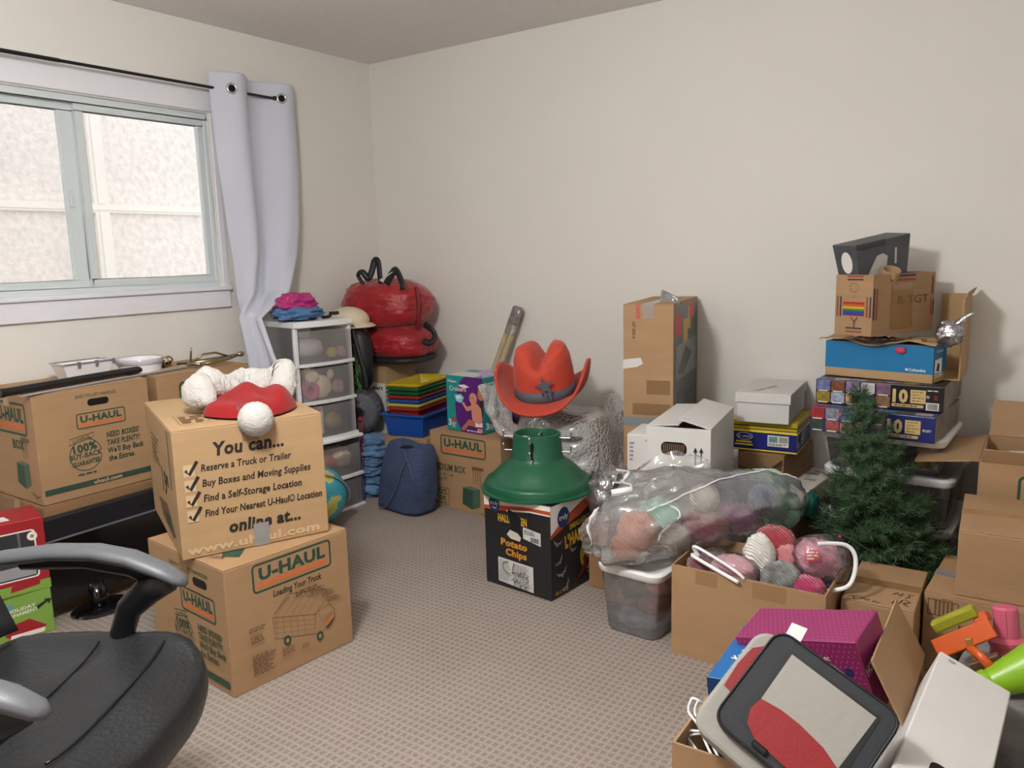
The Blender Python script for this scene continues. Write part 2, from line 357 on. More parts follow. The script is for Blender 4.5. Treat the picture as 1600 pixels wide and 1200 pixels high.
# ceiling lamp (out of the frame above the room)
lp = thing('ceiling_light', 'round white glass globe ceiling light in the middle of the room', 'ceiling light', LAMP_POS)
MB().lathe([(0,0),(.07,0),(.07,-.012),(.055,-.022),(0,-.022)], 32).build('base', WHITEP, lp, smooth=True, angle=.6)
gm = bpy.data.materials.new('lamp_glass'); gm.use_nodes = True; q = gm.node_tree.nodes['Principled BSDF']; q.inputs['Base Color'].default_value = (.9,.9,.88,1)
q.inputs['Emission Color'].default_value = (1,.985,.965,1); q.inputs['Emission Strength'].default_value = LAMP_STRENGTH
MB().sweep([(0,0,-.02),(0,0,-.25)], .012, n=12).build('stem', STEEL, lp, smooth=True)
MB().ball((0,0,-.36), (.135,.135,.12), 28, 16).build('glass_globe', gm, lp, smooth=True)

# curtain rod and curtain
rd = thing('curtain_rod', 'thin black curtain rod above the window', 'curtain rod', (XL+.1, 1.7, 2.123))
MB().sweep([(0,-.8,0),(0,.05,0)], .0085, n=12).sweep([(0,.0,0),(0,1.12,0)], .007, n=12).build('rod', BLACKP, rd, smooth=True, angle=.6)
for y in (1.10,): MB().lathe([(0,-.012),(.012,-.008),(.014,0),(.012,.012),(0,.016)], 14).build('finial', BLACKP, rd, smooth=True).matrix_local = Matrix.Translation((0,y+.03,0)) @ Matrix.Rotation(R(90),4,'X')
for y in (-.62, 1.14-.02): MB().sweep([(-.1,y,0),(-.0,y,0)], .005, n=8).box(-.1,-.096,y-.02,y+.02,-.03,.03).build('bracket', BLACKP, rd)
CUR = mat('curtain_cloth', (200, 203, 216), .8, var=.02, vs=3, bump=.15, bs=300, sheen=.2)
cu = thing('curtain', 'pale grey grommet curtain bunched at the right of the window', 'curtain', (0, 0, 0))
rows = [(2.20,(-3.40,2.455),(-3.44,2.95),1.0),(2.12,(-3.40,2.45),(-3.44,2.95),1.0),(1.78,(-3.40,2.457),(-3.42,2.93),1.0),(1.5,(-3.395,2.475),(-3.41,2.90),.9),(1.32,(-3.39,2.487),(-3.40,2.86),.85),(1.14,(-3.41,2.50),(-3.32,2.74),.8),(1.02,(-3.40,2.49),(-3.225,2.50),.6),(.88,(-3.37,2.49),(-3.145,2.495),.6),(.80,(-3.355,2.485),(-3.11,2.495),.6),(.715,(-3.346,2.48),(-3.06,2.49),.6)]
def curt(u, v):
    q = v*(len(rows)-1); i = min(int(q), len(rows)-2); t = q-i; a, b = rows[i], rows[i+1]
    lx = [a[1][k]+(b[1][k]-a[1][k])*t for k in (0,1)]; rx = [a[2][k]+(b[2][k]-a[2][k])*t for k in (0,1)]; z = a[0]+(b[0]-a[0])*t; am = a[3]+(b[3]-a[3])*t
    # folds: a broad near panel, a deep fold back, a second panel
    f = .045*math.sin(2*math.pi*(1.55*u-.12))*am + .012*math.sin(2*math.pi*(4*u+.5*v))*am*v + .01*nz(u*3,v*4,0,1.5)*min(1,v*3)
    p = Vector((lx[0]+(rx[0]-lx[0])*u, lx[1]+(rx[1]-lx[1])*u, z+(.012*math.sin(9*u) if v > .98 else 0)))
    dv = Vector((rx[0]-lx[0], rx[1]-lx[1], 0)).normalized(); n = Vector((dv.y, -dv.x, 0))
    return tuple(p+n*f)
def smooth_rows():
    pass
cmesh = MB().grid(curt, 72, 90).build('cloth', CUR, cu, smooth=True)
md = cmesh.modifiers.new('thick', 'SOLIDIFY'); md.thickness = .003
for u in (.16, .80):
    p = Vector(curt(u, .1)); t = (Vector(curt(u+.03,.1))-Vector(curt(u-.03,.1))).normalized(); n = Vector((t.y,-t.x,0))
    c = Vector((p.x+n.x*.004, p.y+n.y*.004, 2.123)); 
    MB().sweep([c+(t*math.cos(a)+Vector((0,0,1))*math.sin(a))*.021 for a in [2*math.pi*i/20 for i in range(20)]], .006, n=8, closed=True).build('grommet', STEEL, cu, smooth=True)
    MB().sweep([c+n*.001, c+n*.0022], .0185, n=20).build('grommet_hole', HOLE, cu)
# ================================================================ left side: moving boxes along the window wall
def uhaul_side(f, w, h):
    "large side: handle hole, logo, buy-back seal, green stripe"
    f.text('EASY-TO-LIFT HANDLES', w*.525, h*.905, h*.03, PG, w=w*.35)
    f.rrect(w*.445, h*.82, w*.63, h*.885, h*.03, HOLE)
    uhaul(f, w*.335, h*.62, w*.765, h*.765)
    seal(f, w*.385, h*.38, h*.15)
    for i, t in enumerate(('NEED BOXES?', 'TAKE PLENTY!', "We'll Buy Back", 'the Extras.')):
        f.text(t, w*.575, h*(.50-.075*i), h*.05, PG, w=w*(.3,.3,.33,.24)[i], bold=.03, align='l', shear=.15)
    f.rect(w*.02, h*.085, w, h*.135, PG); f.text('uhaul.com', w*.55, h*.093, h*.035, PP, w=w*.25, bold=.03)
def movers(f, u, v, s):
    "the printed dark green box and ghosted chair"
    f.poly([(u,v+s*.15),(u+s*.45,v),(u+s*.5,v+s*.7),(u+s*.05,v+s*.75)], PG); f.poly([(u+s*.45,v),(u+s*.8,v+s*.15),(u+s*.82,v+s*.78),(u+s*.5,v+s*.7)], mat('print_green2', (70,98,78), .7))
    f.poly([(u+s*.05,v+s*.75),(u+s*.5,v+s*.7),(u+s*.82,v+s*.78),(u+s*.4,v+s*.85)], mat('print_green3', (92,116,92), .7))
    for k in range(4): f.line([(u+s*(.55+.1*k),v+s*.95),(u+s*(.52+.11*k),v+s*1.6)], s*.02, PB)
    f.rect(u+s*.5, v+s*1.45, u+s*1.0, v+s*1.55, PB)
    f.line([(u+s*.85,v-s*.05),(u+s*1.1,v-s*.2),(u+s*1.3,v-s*.1)], s*.04, PB)

bw, bd, bh = .453, .405, .424
c1 = carton('moving_box', 'brown moving box with 100% buy-back seal and handle hole, nearest the window sill', 'box', (-3.09,1.337), 89.8, bw, bd, .412, bh, CARD, seam='x')
f = faceAB(c1, bw, bd, bh); uhaul_side(f, bw, bh); f.build()
f = faceAD(c1, bw, bd, bh); uhaul(f, .10, .26, .345, .385); f.text('BOX', .26, .205, .035, PG, w=.09, bold=.03); movers(f, .22, .05, .13); f.build()
c2 = carton('moving_box', 'brown moving box mostly hidden behind the santa hat box, sword hilt on it', 'box', (-3.09,1.83), 89.8, .46, .405, .412, .422, CARD, seam='x')
f = faceAB(c2, .46, .405, .422); uhaul(f, .10, .255, .37, .385); f.build()
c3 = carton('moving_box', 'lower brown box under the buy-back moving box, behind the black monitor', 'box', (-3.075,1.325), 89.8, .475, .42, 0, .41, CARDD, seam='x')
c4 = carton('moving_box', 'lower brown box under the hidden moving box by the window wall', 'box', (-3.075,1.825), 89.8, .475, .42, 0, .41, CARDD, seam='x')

# box with the loading guide, and the "You can" box on it
lw, ld, lh = .453, .469, .405
ld_ = carton('moving_box', 'lower moving box printed Loading Your Truck with truck drawing, on the carpet', 'box', (-1.971,1.315), 84.8, lw, ld, 0, lh, CARD, seam='x')
f = faceAB(ld_, lw, ld, lh); uhaul(f, lw*.20, lh*.735, lw*.845, lh*.965); f.text('Loading Your Truck', lw*.55, lh*.66, lh*.05, PK, w=lw*.40, bold=.02, shear=.1)
TR = [(.33,.50),(.42,.63),(.78,.55),(.78,.42)]
tl = lambda pts, t=.0016, cl=False: f.line([(lw*a, lh*b) for a, b in pts], t, PB, closed=cl)
tl([(.33,.50),(.68,.38),(.80,.50),(.78,.56),(.46,.64)], .0018, True); tl([(.33,.50),(.34,.32),(.66,.22),(.68,.38)], .0018); tl([(.34,.52),(.47,.62),(.47,.58)])
for k in range(5): tl([(.36+.06*k,.50-.02*k),(.47+.06*k,.61-.018*k)], .0009); tl([(.355+.055*k,.488-.018*k),(.36+.055*k,.315-.016*k)], .0009)
for k in range(3): tl([(.335,.46-.045*k),(.67,.34-.04*k)], .0009)
tl([(.66,.38),(.70,.40),(.80,.42),(.84,.36),(.84,.28),(.78,.24),(.70,.20),(.66,.22)], .0016); tl([(.70,.39),(.72,.31),(.82,.36)], .0012); tl([(.72,.30),(.82,.34),(.83,.29)], .0012)
f.poly([(lw*a, lh*b) for a, b in ((.745,.27),(.825,.33),(.83,.29),(.76,.235))], PO); f.poly([(lw*a, lh*b) for a, b in ((.76,.24),(.83,.29),(.83,.27),(.765,.215))], PG)
for a, b in ((.43,.27),(.70,.185)): f.disc(lw*a, lh*b, .013, PG, ry=.016); f.disc(lw*a, lh*b, .006, CARD, ry=.008)
for a in ((.52,.585,.80,.64,2),(.62,.545,.84,.575,2),(.74,.50,.88,.545,3),(.78,.44,.90,.485,3),(.14,.45,.27,.49,2),(.15,.36,.29,.42,3),(.15,.10,.33,.27,9),(.38,.16,.50,.22,4),(.54,.15,.62,.19,3)):
    f.scrawl(lw*a[0], lh*a[1], lw*a[2], lh*a[3], a[4], PB, seed=int(a[0]*100))
f.build()
f = faceAD(ld_, lw, ld, lh); f.rrect(ld*.60, lh*.78, ld*.78, lh*.85, .014, HOLE); f.text('EASY-TO-LIFT HANDLES', ld*.55, lh*.875, .012, PG, w=ld*.5); uhaul(f, ld*.42, lh*.53, ld*.86, lh*.73); seal(f, ld*.42, lh*.34, lh*.14)
for i, t in enumerate(('NEED BOXES?', 'TAKE PLENTY!', "We'll Buy Back", 'the Extras.')): f.text(t, ld*.62, lh*(.42-.07*i), lh*.05, PG, w=ld*(.3,.3,.33,.24)[i], bold=.03, align='l')
f.rect(ld*.1, lh*.06, ld*.97, lh*.115, PG); f.build()
f = faceTopAD(ld_, lw, ld, lh); f.poly([(.30,.10),(.36,.06),(.41,.09),(.36,.14)], PG); f.build('printed_box')
f = faceTopAD(ld_, lw, ld, lh); f.text('100%', .36, .04, .02, PB, rot=.5); f.build('printed_text')

yw, yd, yh = .457, .61, .402
yc = carton('moving_box', 'moving box printed You can with four ticked lines, under the santa hat', 'box', (-2.143,1.297), 66.0, yw, yd, .407, yh, CARDL, seam='y')
f = faceAB(yc, yw, yd, yh); T_ = lambda s, u, v, h, w, **k: f.text(s, yw*u, yh*v, yh*h, PK, w=yw*w, align='l', **k)
T_('You can...', .25, .775, .10, .47, bold=.04, shear=.12)
for i, (s, w) in enumerate((('Reserve a Truck or Trailer', .60), ('Buy Boxes and Moving Supplies', .73), ('Find a Self-Storage Location', .66), ('Find Your Nearest U-Haul® Location', .80))):
    v = .665-.118*i; T_(s, .165, v, .055, w, bold=.025, shear=.14)
    f.rect(yw*.055, yh*(v-.025), yw*.125, yh*(v+.065), PP); f.line([(yw*.068,yh*(v+.025)),(yw*.09,yh*(v-.012)),(yw*.145,yh*(v+.085))], .010, PK)
T_('online at...', .31, .155, .09, .49, bold=.04, shear=.14)
f.text('www.uhaul.com', yw*.48, yh*.035, yh*.065, PP, w=yw*.90, bold=.04)
f.build()
f = Face(yc, (0,-.0025,0), (1,0,0), (0,0,1)); f.rect(yw*.47, yh*.0, yw*.575, yh*.185, DUCT); f.build('tape_strip')
f = faceAD(yc, yw, yd, yh); f.text('19', yd*.60, yh*.38, yh*.2, PK, w=yd*.16, bold=.02); f.text('95', yd*.72, yh*.48, yh*.09, PK, w=yd*.08); f.build('printed_price'); f = faceAD(yc, yw, yd, yh); f.rect(yd*.84, yh*.50, yd*.87, yh*.97, PB); f.build('printed_bar'); f = faceAD(yc, yw, yd, yh)
f.poly([(yd*.3,yh*.25),(yd*.62,yh*.3),(yd*.85,yh*.12),(yd*.75,yh*.06),(yd*.4,yh*.12)], PB); f.poly([(yd*.5,yh*.2),(yd*.7,yh*.22),(yd*.72,yh*.1),(yd*.55,yh*.1)], PG); f.build('printed_picture'); f = faceAD(yc, yw, yd, yh); f.scrawl(yd*.2,yh*.55,yd*.5,yh*.8,6,PB); f.build()
f = faceTopAB(yc, yw, yd, yh); f.frame(.04,.07,.15,.24,.004,.002,PB); f.scrawl(.05,.09,.14,.22,5,PB,seed=4); f.build('printed_panel')
f = faceTopAB(yc, yw, yd, yh); f.scrawl(.31,.12,.41,.22,4,PB,seed=9); f.build('printed_text')
g = MB(); c = [(-.012,-.004),(yw*.3,-.002),(yw*.3,yd),(-.012,yd)]   # lifted, slightly warped flap on the left
# santa hat lying on it
SR = mat('red_plush', (180, 12, 22), .9, sheen=.1, bump=.3, bs=220); SW = mat('white_plush', (204, 201, 196), .95, sheen=.15, bump=1.5, bs=160, var=.03, vs=30)
hat = thing('santa_hat', 'red santa hat with white fur brim lying on the You can box', 'hat', (-2.24,1.638,.8125), R(66))
def fur(d, s=9): return 1+.05*nz(d.x,d.y,d.z,s)+.03*nz(d.x,d.y,d.z,s*3.2)
def hatred(u, v):
    a = 2*math.pi*u; k = v**.5
    x = .150*math.cos(a)*k; y = .145*math.sin(a)*k
    z = (.040*(1-v**5)+.034*math.exp(-((x-.0)/.045)**2)*(1-v*v)+.030*math.exp(-((x-.105)/.035)**2)*(1-v**3))*(1+.30*y/.14)+.016*nz(x*16,y*10,0,1,2)*(1-v)
    return (x*(1-.25*max(0,-y/.14)), y-.075, max(.003, z+.004))
MB().grid(hatred, 48, 18, cu=True).build('red_cloth', SR, hat, smooth=True)
pts = []
for i in range(29):
    a = R(-38)+R(256)*i/28; w = 1+.05*math.sin(a*5)
    pts.append((.140*math.cos(a)*w, .02+.085*math.sin(a)*w-(.02 if math.cos(a) < 0 else 0), .066+.014*math.sin(a*2.7+.9)+.010*math.sin(a*6)))
def brim(u, v):
    i = v*28; k = min(int(i), 27); p = Vector(pts[k]).lerp(Vector(pts[k+1]), i-k); t = (Vector(pts[min(k+2,28)])-Vector(pts[max(k-1,0)])).normalized(); x = Vector((0,0,1)); y = t.cross(x)
    r = .058*max(0, (1-abs(2*v-1)**5))**.5; q = 2*math.pi*u; d = x*math.cos(q)*1.0+y*math.sin(q)
    n = p+d*.05; r *= 1+.16*nz(n.x,n.y,n.z,17,3)+.09*nz(n.x,n.y,n.z,42)+.05*nz(n.x,n.y,n.z,110)
    o = p+d*r; return (o.x,o.y,max(.003,o.z))
MB().grid(brim, 48, 170, cu=True).build('fur_brim', SW, hat, smooth=True)
MB().ball((-.028,-.248,.006), (.053,.053,.053), 48, 32, fur).build('pompom', SW, hat, smooth=True)
MB().sweep([(-.02,-.17,.03),(-.025,-.21,.02),(-.028,-.245,.01)], [.05,.035,.02], [.02,.016,.012], n=12, side=(1,0,0)).build('tail', SR, hat, smooth=True)

# white takeout style containers and the sword on top of the wall boxes
WB = mat('white_enamel', (238,236,240), .3)
bo = thing('loaf_pan', 'white rectangular dish with chrome rim on the buy-back moving box', 'dish', (-3.33,1.655,.836), R(88))
def frus(b, x0, y0, z0, x1, y1, z1, t=.004):
    P = lambda x, y, z: [(-x,-y,z),(x,-y,z),(x,y,z),(-x,y,z)]
    o0, o1, i0, i1 = P(x0,y0,z0), P(x1,y1,z1), P(x0-t,y0-t,z0+t), P(x1-t,y1-t,z1)
    b.add(o0+o1+i0+i1, [(0,3,2,1)]+[(i,(i+1)%4,4+(i+1)%4,4+i) for i in range(4)]+[(4+i,4+(i+1)%4,12+(i+1)%4,12+i) for i in range(4)]+[(12+i,12+(i+1)%4,8+(i+1)%4,8+i) for i in range(4)]+[(8,9,10,11)]); return b
frus(MB(), .078,.045,0,.098,.06,.068).build('bowl', WB, bo, bevel=.003)
MB().sweep([(-.1,-.062,.07),(.1,-.062,.07),(.1,.062,.07),(-.1,.062,.07)], .004, n=6, closed=True).build('rim', STEEL, bo)
for x, y in ((.1,-.062),(.03,-.062),(-.04,-.062),(.1,.0)): MB().box(x-.006,x+.006,y-.006,y+.006,.055,.078).build('rim_clip', STEEL, bo)
lidt = thing('round_container', 'shallow round white plastic tub beside the rectangular dish by the wall', 'tub', (-3.32,1.90,.836), 0)
MB().lathe([(0,0),(.085,0),(.093,.045),(.096,.046),(.096,.056),(.09,.056),(.082,.008),(0,.008)], 32).build('tub', WB, lidt, smooth=True, angle=.6)
MB().lathe([(.097,.036),(.0985,.038),(.0985,.056),(.097,.058),(.09,.058)], 32).build('lid_ring', film('frosted_lid', (235,235,240), .6), lidt, smooth=True)
sc = thing('scabbard', 'long black sword scabbard lying across the wall boxes', 'scabbard', (0,0,0))
MB().sweep([(-3.13,1.262,.853),(-3.20,1.60,.853),(-3.285,2.02,.853)], [.016,.016,.014], [.013,.013,.012], n=12).build('tube', mat('black_scabbard', (22,22,24), .3, coat=.3), sc, smooth=True, angle=.7)
MB().sweep([(-3.127,1.25,.853),(-3.131,1.268,.853)], .0175, n=14).build('end_cap', mat('dark_steel', (70,70,72), .3, 1), sc)
sw = thing('sword', 'silver rapier with ornate hilt lying beside the black scabbard', 'sword', (0,0,0))
MB().hexa([(-3.105,1.30,.838),(-3.07,1.30,.838),(-3.195,2.05,.840),(-3.215,2.05,.840)], [(-3.10,1.30,.841),(-3.085,1.30,.841),(-3.20,2.05,.846),(-3.21,2.05,.846)]).build('blade', mat('blade', (205,205,208), .3, .85), sw)
GL = mat('antique_brass', (150,140,120), .3, .9); GD = mat('brass_gold', (190,165,110), .3, .9)
MB().sweep([(-3.20,2.05,.853),(-3.185,2.18,.856),(-3.172,2.24,.86),(-3.16,2.285,.868)], [.012,.014,.012,.008], n=12).build('grip', GL, sw, smooth=True)
MB().ball((-3.155,2.30,.872), (.013,.02,.013)).build('pommel', GL, sw, smooth=True)
MB().sweep([(-3.255,2.04,.853),(-3.20,2.055,.858),(-3.13,2.07,.853)], [.008,.006,.008], n=8).build('crossguard', GL, sw, smooth=True)
MB().sweep([(-3.19,2.06,.86),(-3.185,2.065,.91),(-3.183,2.066,.925)], [.005,.004,.003], n=8).build('quillon', GL, sw, smooth=True)
MB().sweep([(-3.14,2.065,.853),(-3.11,2.12,.858),(-3.12,2.20,.862),(-3.16,2.25,.862)], .005, n=8).build('knuckle_bow', GD, sw, smooth=True)
MB().sweep([(-3.19,2.07,.862),(-3.18,2.12,.89),(-3.172,2.18,.892),(-3.168,2.24,.868)], .005, n=8).build('hilt_loop', GD, sw, smooth=True)
MB().sweep([Vector((-3.265,2.0,.868))+Vector((.0,.022*math.cos(a),.022*math.sin(a))) for a in [2*math.pi*i/16 for i in range(16)]], .004, n=6, closed=True).sweep([(-3.265,1.98,.868),(-3.265,2.02,.868)], .003, n=6).sweep([(-3.265,2.0,.848),(-3.265,2.0,.888)], .003, n=6).build('guard_ring', GD, sw, smooth=True)

# monitor leaning in front of the lower boxes
mo = thing('monitor', 'black computer monitor with oval stand in front of lower boxes', 'monitor', (-2.955,1.44,0), R(2))
GLB = mat('gloss_black', (12,12,14), .12, coat=.5); MBK = mat('matte_black', (26,26,29), .5)
MB().box(-.06,-.025,-.22,.40,.06,.395).build('panel', MBK, mo, bevel=.006, seg=2)
MB().box(-.026,-.020,-.215,.395,.315,.392).build('bezel', mat('bezel_black', (30,31,36), .35), mo, bevel=.002)
MB().box(-.0255,-.0225,-.205,.385,.075,.305).build('screen', GLB, mo)
MB().box(-.026,-.0205,-.215,.395,.306,.313).build('trim_strip', mat('bezel_strip', (110,114,122), .3), mo)
f = Face(mo, (-.020,-.215,.315), (0,1,0), (0,0,1)); f.text('acer', .47, .02, .026, mat('acer_grey', (14,14,16), .3), w=.11, bold=.03); f.build('printed_logo')
MB().sweep([(-.04,0,.10),(-.01,0,.06),(.0,0,.012)], [.02,.022,.03], [.035,.03,.04], n=12, side=(1,0,0)).build('neck', GLB, mo, smooth=True)
MB().lathe([(0,0),(.108,0),(.112,.006),(.10,.013),(.03,.02),(0,.02)], 36).build('stand_base', GLB, mo, smooth=True, angle=.7).scale = (.8,1.0,1)

# christmas ornament boxes at the left edge
RB = mat('red_box', (190, 36, 48), .45); GB = mat('green_box', (150, 196, 84), .5)
gb = carton('gift_box', 'lime green box with santa hat print under the red ornament box', 'box', (-2.985,1.045), 72, .215, .19, 0, .165, GB, flaps=False)
f = faceAB(gb, .215, .19, .165); f.poly([(.06,.022),(.10,.06),(.14,.068),(.19,.03),(.175,.012),(.08,.008)], RB); f.poly([(.075,.004),(.18,.008),(.185,.024),(.08,.02)], PW)
f.text('HOLIDAY', .12, .105, .012, PW, w=.09, rot=.1); f.text('ORNAMENT', .12, .088, .012, PW, w=.10, rot=.1); f.poly([(.17,.095),(.20,.115),(.205,.105),(.215,.125),(.19,.128),(.195,.122),(.165,.108)], PK); f.poly([(.02,.115),(.09,.135),(.10,.12),(.03,.1)], mat('print_blue', (90,150,190), .6)); f.build()
rb = carton('ornament_box', 'red window box with white label stacked on the lime green box', 'box', (-2.968,1.055), 76, .205, .185, .166, .262, RB, flaps=False)
f = faceAB(rb, .205, .185, .262); f.rrect(.02,.05,.175,.225,.012,PW); f.rrect(.025,.055,.17,.22,.01,mat('box_window', (52,52,58), .15)); f.rect(.0,.0,.205,.035,GB); f.poly([(.08,.012),(.17,.02),(.175,.04),(.085,.034)], RB); f.rect(.03,.06,.165,.10,mat('window_grey', (150,150,154), .3)); f.disc(.165,.20,.016,PW); f.disc(.165,.20,.006,mat('gold_hook',(180,150,90),.3)); f.rect(.12,.10,.128,.22,mat('window_stripe',(90,90,96),.3)); f.build()
f = faceTopAB(rb, .205, .185, .262); f.poly([(.0,.03),(.11,.03),(.10,.09),(.0,.09)], PW); f.build('label')

# office chair: origin under the seat, x forward, y to its left
LE = mat('black_leather', (30,32,34), .42, var=.2, vs=5, bump=.5, bs=90); LE2 = mat('black_mesh', (18,18,19), .8, bump=.6, bs=400); AR = mat('arm_grey', (92,94,98), .45, bump=.12, bs=300)
ch = thing('office_chair', 'black leather office chair with curved grey topped arms', 'chair', (-1.625,.654,0), R(33))
def seat(u, v):
    a = 2*math.pi*u; ca, sa = math.cos(a), math.sin(a); e = 4.2
    k = (abs(ca)**e+abs(sa)**e)**(-1/e); rr = min(1, v/.72)
    x, y = .262*ca*k*rr, .262*sa*k*rr
    if x > .1: y *= 1-.9*(x-.1)**2
    z = .438+.022*min(1,(abs(y)/.24))**4*rr - .03*max(0, x-.12)/.14*max(0,(x-.12)/.14) + .006*nz(x*8,y*8,0,1,3)
    if v > .72:
        t = (v-.72)/.28; s = math.sin(t*math.pi*.5); x *= 1+.035*math.sin(t*math.pi); y *= 1+.035*math.sin(t*math.pi); z -= .085*t**1.1
    return (x, y, z)
MB().grid(seat, 64, 25, cu=True).build('seat', LE, ch, smooth=True)
for xx in (-.02, .13):
    MB().sweep([(xx+.02*math.cos(q*3), -.22+.44*i/20, seat_z+.003) for i in range(21) for q in [(-.22+.44*i/20)] for seat_z in [.438+.022*min(1,abs(q)/.24)**4-.03*(max(0,xx-.12)/.14)**2]], .0028, n=6).build('seam', BLACKP, ch, smooth=True)
for s in (1, -1):
    arm = MB().sweep([(-.30,.27*s,.625),(-.24,.272*s,.638),(-.12,.275*s,.650),(-.02,.275*s,.648),(.06,.272*s,.633),(.13,.266*s,.607),(.175,.262*s,.583),(.19,.26*s,.572)], [.030,.032,.034,.034,.034,.033,.026,.010], [.016,.017,.018,.018,.018,.016,.013,.006], n=14, side=(0,1,0)).build('armrest', AR, ch, smooth=True)
    MB().sweep([(.15,.263*s,.586),(.10,.262*s,.560),(.05,.262*s,.515),(.03,.26*s,.46),(.02,.25*s,.40),(.0,.2*s,.365)], [.024]*4+[.022,.02], [.03,.034,.03,.028,.026,.02], n=12, side=(0,1,0)).build('arm_strut', BLACKP, ch, smooth=True)
    MB().sweep([(-.29,.27*s,.625),(-.335,.268*s,.60),(-.345,.262*s,.52),(-.32,.26*s,.42),(-.26,.22*s,.365)], .022, n=12).build('arm_strut', BLACKP, ch, smooth=True)
    MB().sweep([(-.20,.274*s,.628),(-.05,.275*s,.632),(.06,.270*s,.613),(.13,.264*s,.588)], .012, [.02,.024,.024,.03], n=10, side=(0,1,0)).build('arm_core', BLACKP, ch, smooth=True)
def back(u, v):
    y = .24*(2*u-1)*(1-.15*v*v); z = .47+.62*v; x = -.29-.08*v-.05*math.sin(v*3)+.06*(2*u-1)**2
    return (x, y, z)
bk = MB().grid(back, 16, 20).build('backrest', LE2, ch, smooth=True); q = bk.modifiers.new('t','SOLIDIFY'); q.thickness = .05
MB().box(-.17,.15,-.12,.12,.335,.36).build('seat_plate', BLACKP, ch, bevel=.005)
MB().sweep([(-.12,0,.345),(-.33,0,.36),(-.37,0,.45),(-.35,0,.62)], .015, .03, n=10, side=(0,1,0)).build('back_bracket', BLACKP, ch, smooth=True)
MB().lathe([(.0,.06),(.03,.06),(.03,.2),(.02,.2),(.02,.34),(0,.34)], 16).build('gas_lift', BLACKP, ch, smooth=True, angle=.6)
for k in range(5):
    a = R(72*k+20); c, s = math.cos(a), math.sin(a)
    lg = MB().sweep([(.02*c,.02*s,.10),(.16*c,.16*s,.085),(.29*c,.29*s,.065)], [.022,.018,.014], [.03,.024,.018], n=8).build('base_leg', BLACKP, ch, smooth=True)
    MB().sweep([(.29*c-.012*s,.29*s+.012*c,.027),(.29*c+.012*s,.29*s-.012*c,.027)], .026, n=14).sweep([(.29*c,.29*s,.03),(.29*c,.29*s,.07)], .007, n=8).build('caster', BLACKP, lg)
# ================================================================ far corner: drawers, sleeping bag, trays
def cr(pts, n=6, closed=False):
    P = [Vector(p) for p in pts]; k = len(P); out = []
    for i in range(k if closed else k-1):
        p0, p1, p2, p3 = (P[(i-1)%k], P[i], P[(i+1)%k], P[(i+2)%k]) if closed else (P[max(i-1,0)], P[i], P[i+1], P[min(i+2,k-1)])
        for j in range(n):
            t = j/n; out.append(.5*((2*p1)+(p2-p0)*t+(2*p0-5*p1+4*p2-p3)*t*t+(3*p1-p0-3*p2+p3)*t**3))
    if not closed: out.append(P[-1])
    return out
def softbox(b, c, r, e=3.0, nu=32, nv=18, amp=.03, s=6, seed=0, ax=None):
    "rounded cushion-like closed shape"
    def g(u, v):
        th = 2*math.pi*u; ph = math.pi*(v-.5); ct, st, cp, sp = math.cos(th), math.sin(th), math.cos(ph), math.sin(ph)
        d = Vector((ct*cp, st*cp, sp)); k = (abs(d.x)**e+abs(d.y)**e+abs(d.z)**e)**(-1/e)
        p = d*k; q = 1+amp*nz(p.x,p.y,p.z,s*.35,seed)+amp*.5*nz(p.x,p.y,p.z,s,seed+1)
        return (c[0]+r[0]*p.x*q, c[1]+r[1]*p.y*q, c[2]+r[2]*p.z*q)
    return b.grid(g, nu, nv, cu=True)
FROST = film('frosted_plastic', (250,250,250), .26, .25, .3)
FROSTS = film('frosted_plastic_side', (230,230,234), .15, .3, .2)
CLEAR = film('clear_plastic', (230,232,236), .10, .08, .5)
def bow(u, w, a=.022): return -a*(1-((u-w/2)/(w/2))**2)
def tower(name, label, A, th, w, d, z0, hs, frame=True):
    r = thing(name, label, 'drawers', (A[0],A[1],z0), R(th)); H = sum(hs)+.03
    if frame:
        for x in (.0, w-.022):
            for y in (.006, d-.022): MB().box(x,x+.022,y,y+.022,0,H-.03).build('post', WHITEP, r, bevel=.003)
        n = 12; poly = [(w*i/n*1.03-.005, bow(w*i/n,w)-.008) for i in range(n+1)]+[(w+.005,d),(-.005,d)]
        MB().prism(poly, H-.03, H).build('top', WHITEP, r, bevel=.004, seg=2)
    z = H-.03
    for k, h in enumerate(hs):
        z -= h
        dr = MB(); n = 10; t = .004
        dr.grid(lambda u, v: (.016+(w-.032)*u, bow(.016+(w-.032)*u,w)-.004, z+.006+(h-.022)*v), n, 1)
        o = dr.build('drawer', FROST, r, smooth=True)
        for xs in (.02, w-.021): MB().box(xs,xs+.001,.02,d-.02,z+.008,z+h-.02).build('drawer_side', FROSTS, o)
        MB().box(.02,w-.02,.0,d-.02,z+.006,z+.009).build('drawer_bottom', FROSTS, o)
        lip = MB(); pr = [(0,0),(-.016,0),(-.018,.014),(0,.016)]
        lip.grid(lambda u, v: (lambda p: (.004+(w-.008)*u, bow(.004+(w-.008)*u,w)+p[0], z-.004+p[1]))(pr[round(v*4)%4]), n, 4, cv=True)
        lip.build('drawer_rail', WHITEP, o)
        if frame: MB().box(.0,.006,.028,d-.022,z-.006,z+.010).build('side_rail', WHITEP, r)
    if frame: MB().box(.004,.0055,.028,d-.022,.0,H-.03).build('side_panel', FROSTS, r)
    MB().box(0,w,.01,d,0,.004).build('base', WHITEP if frame else FROSTS, r)
    return r
TA = (-3.089,2.57); TTH = 81.3
tw = tower('drawer_tower', 'white three drawer plastic tower with clear fronts beside the curtain', TA, TTH, .335, .37, .392, (.19,.192,.192))
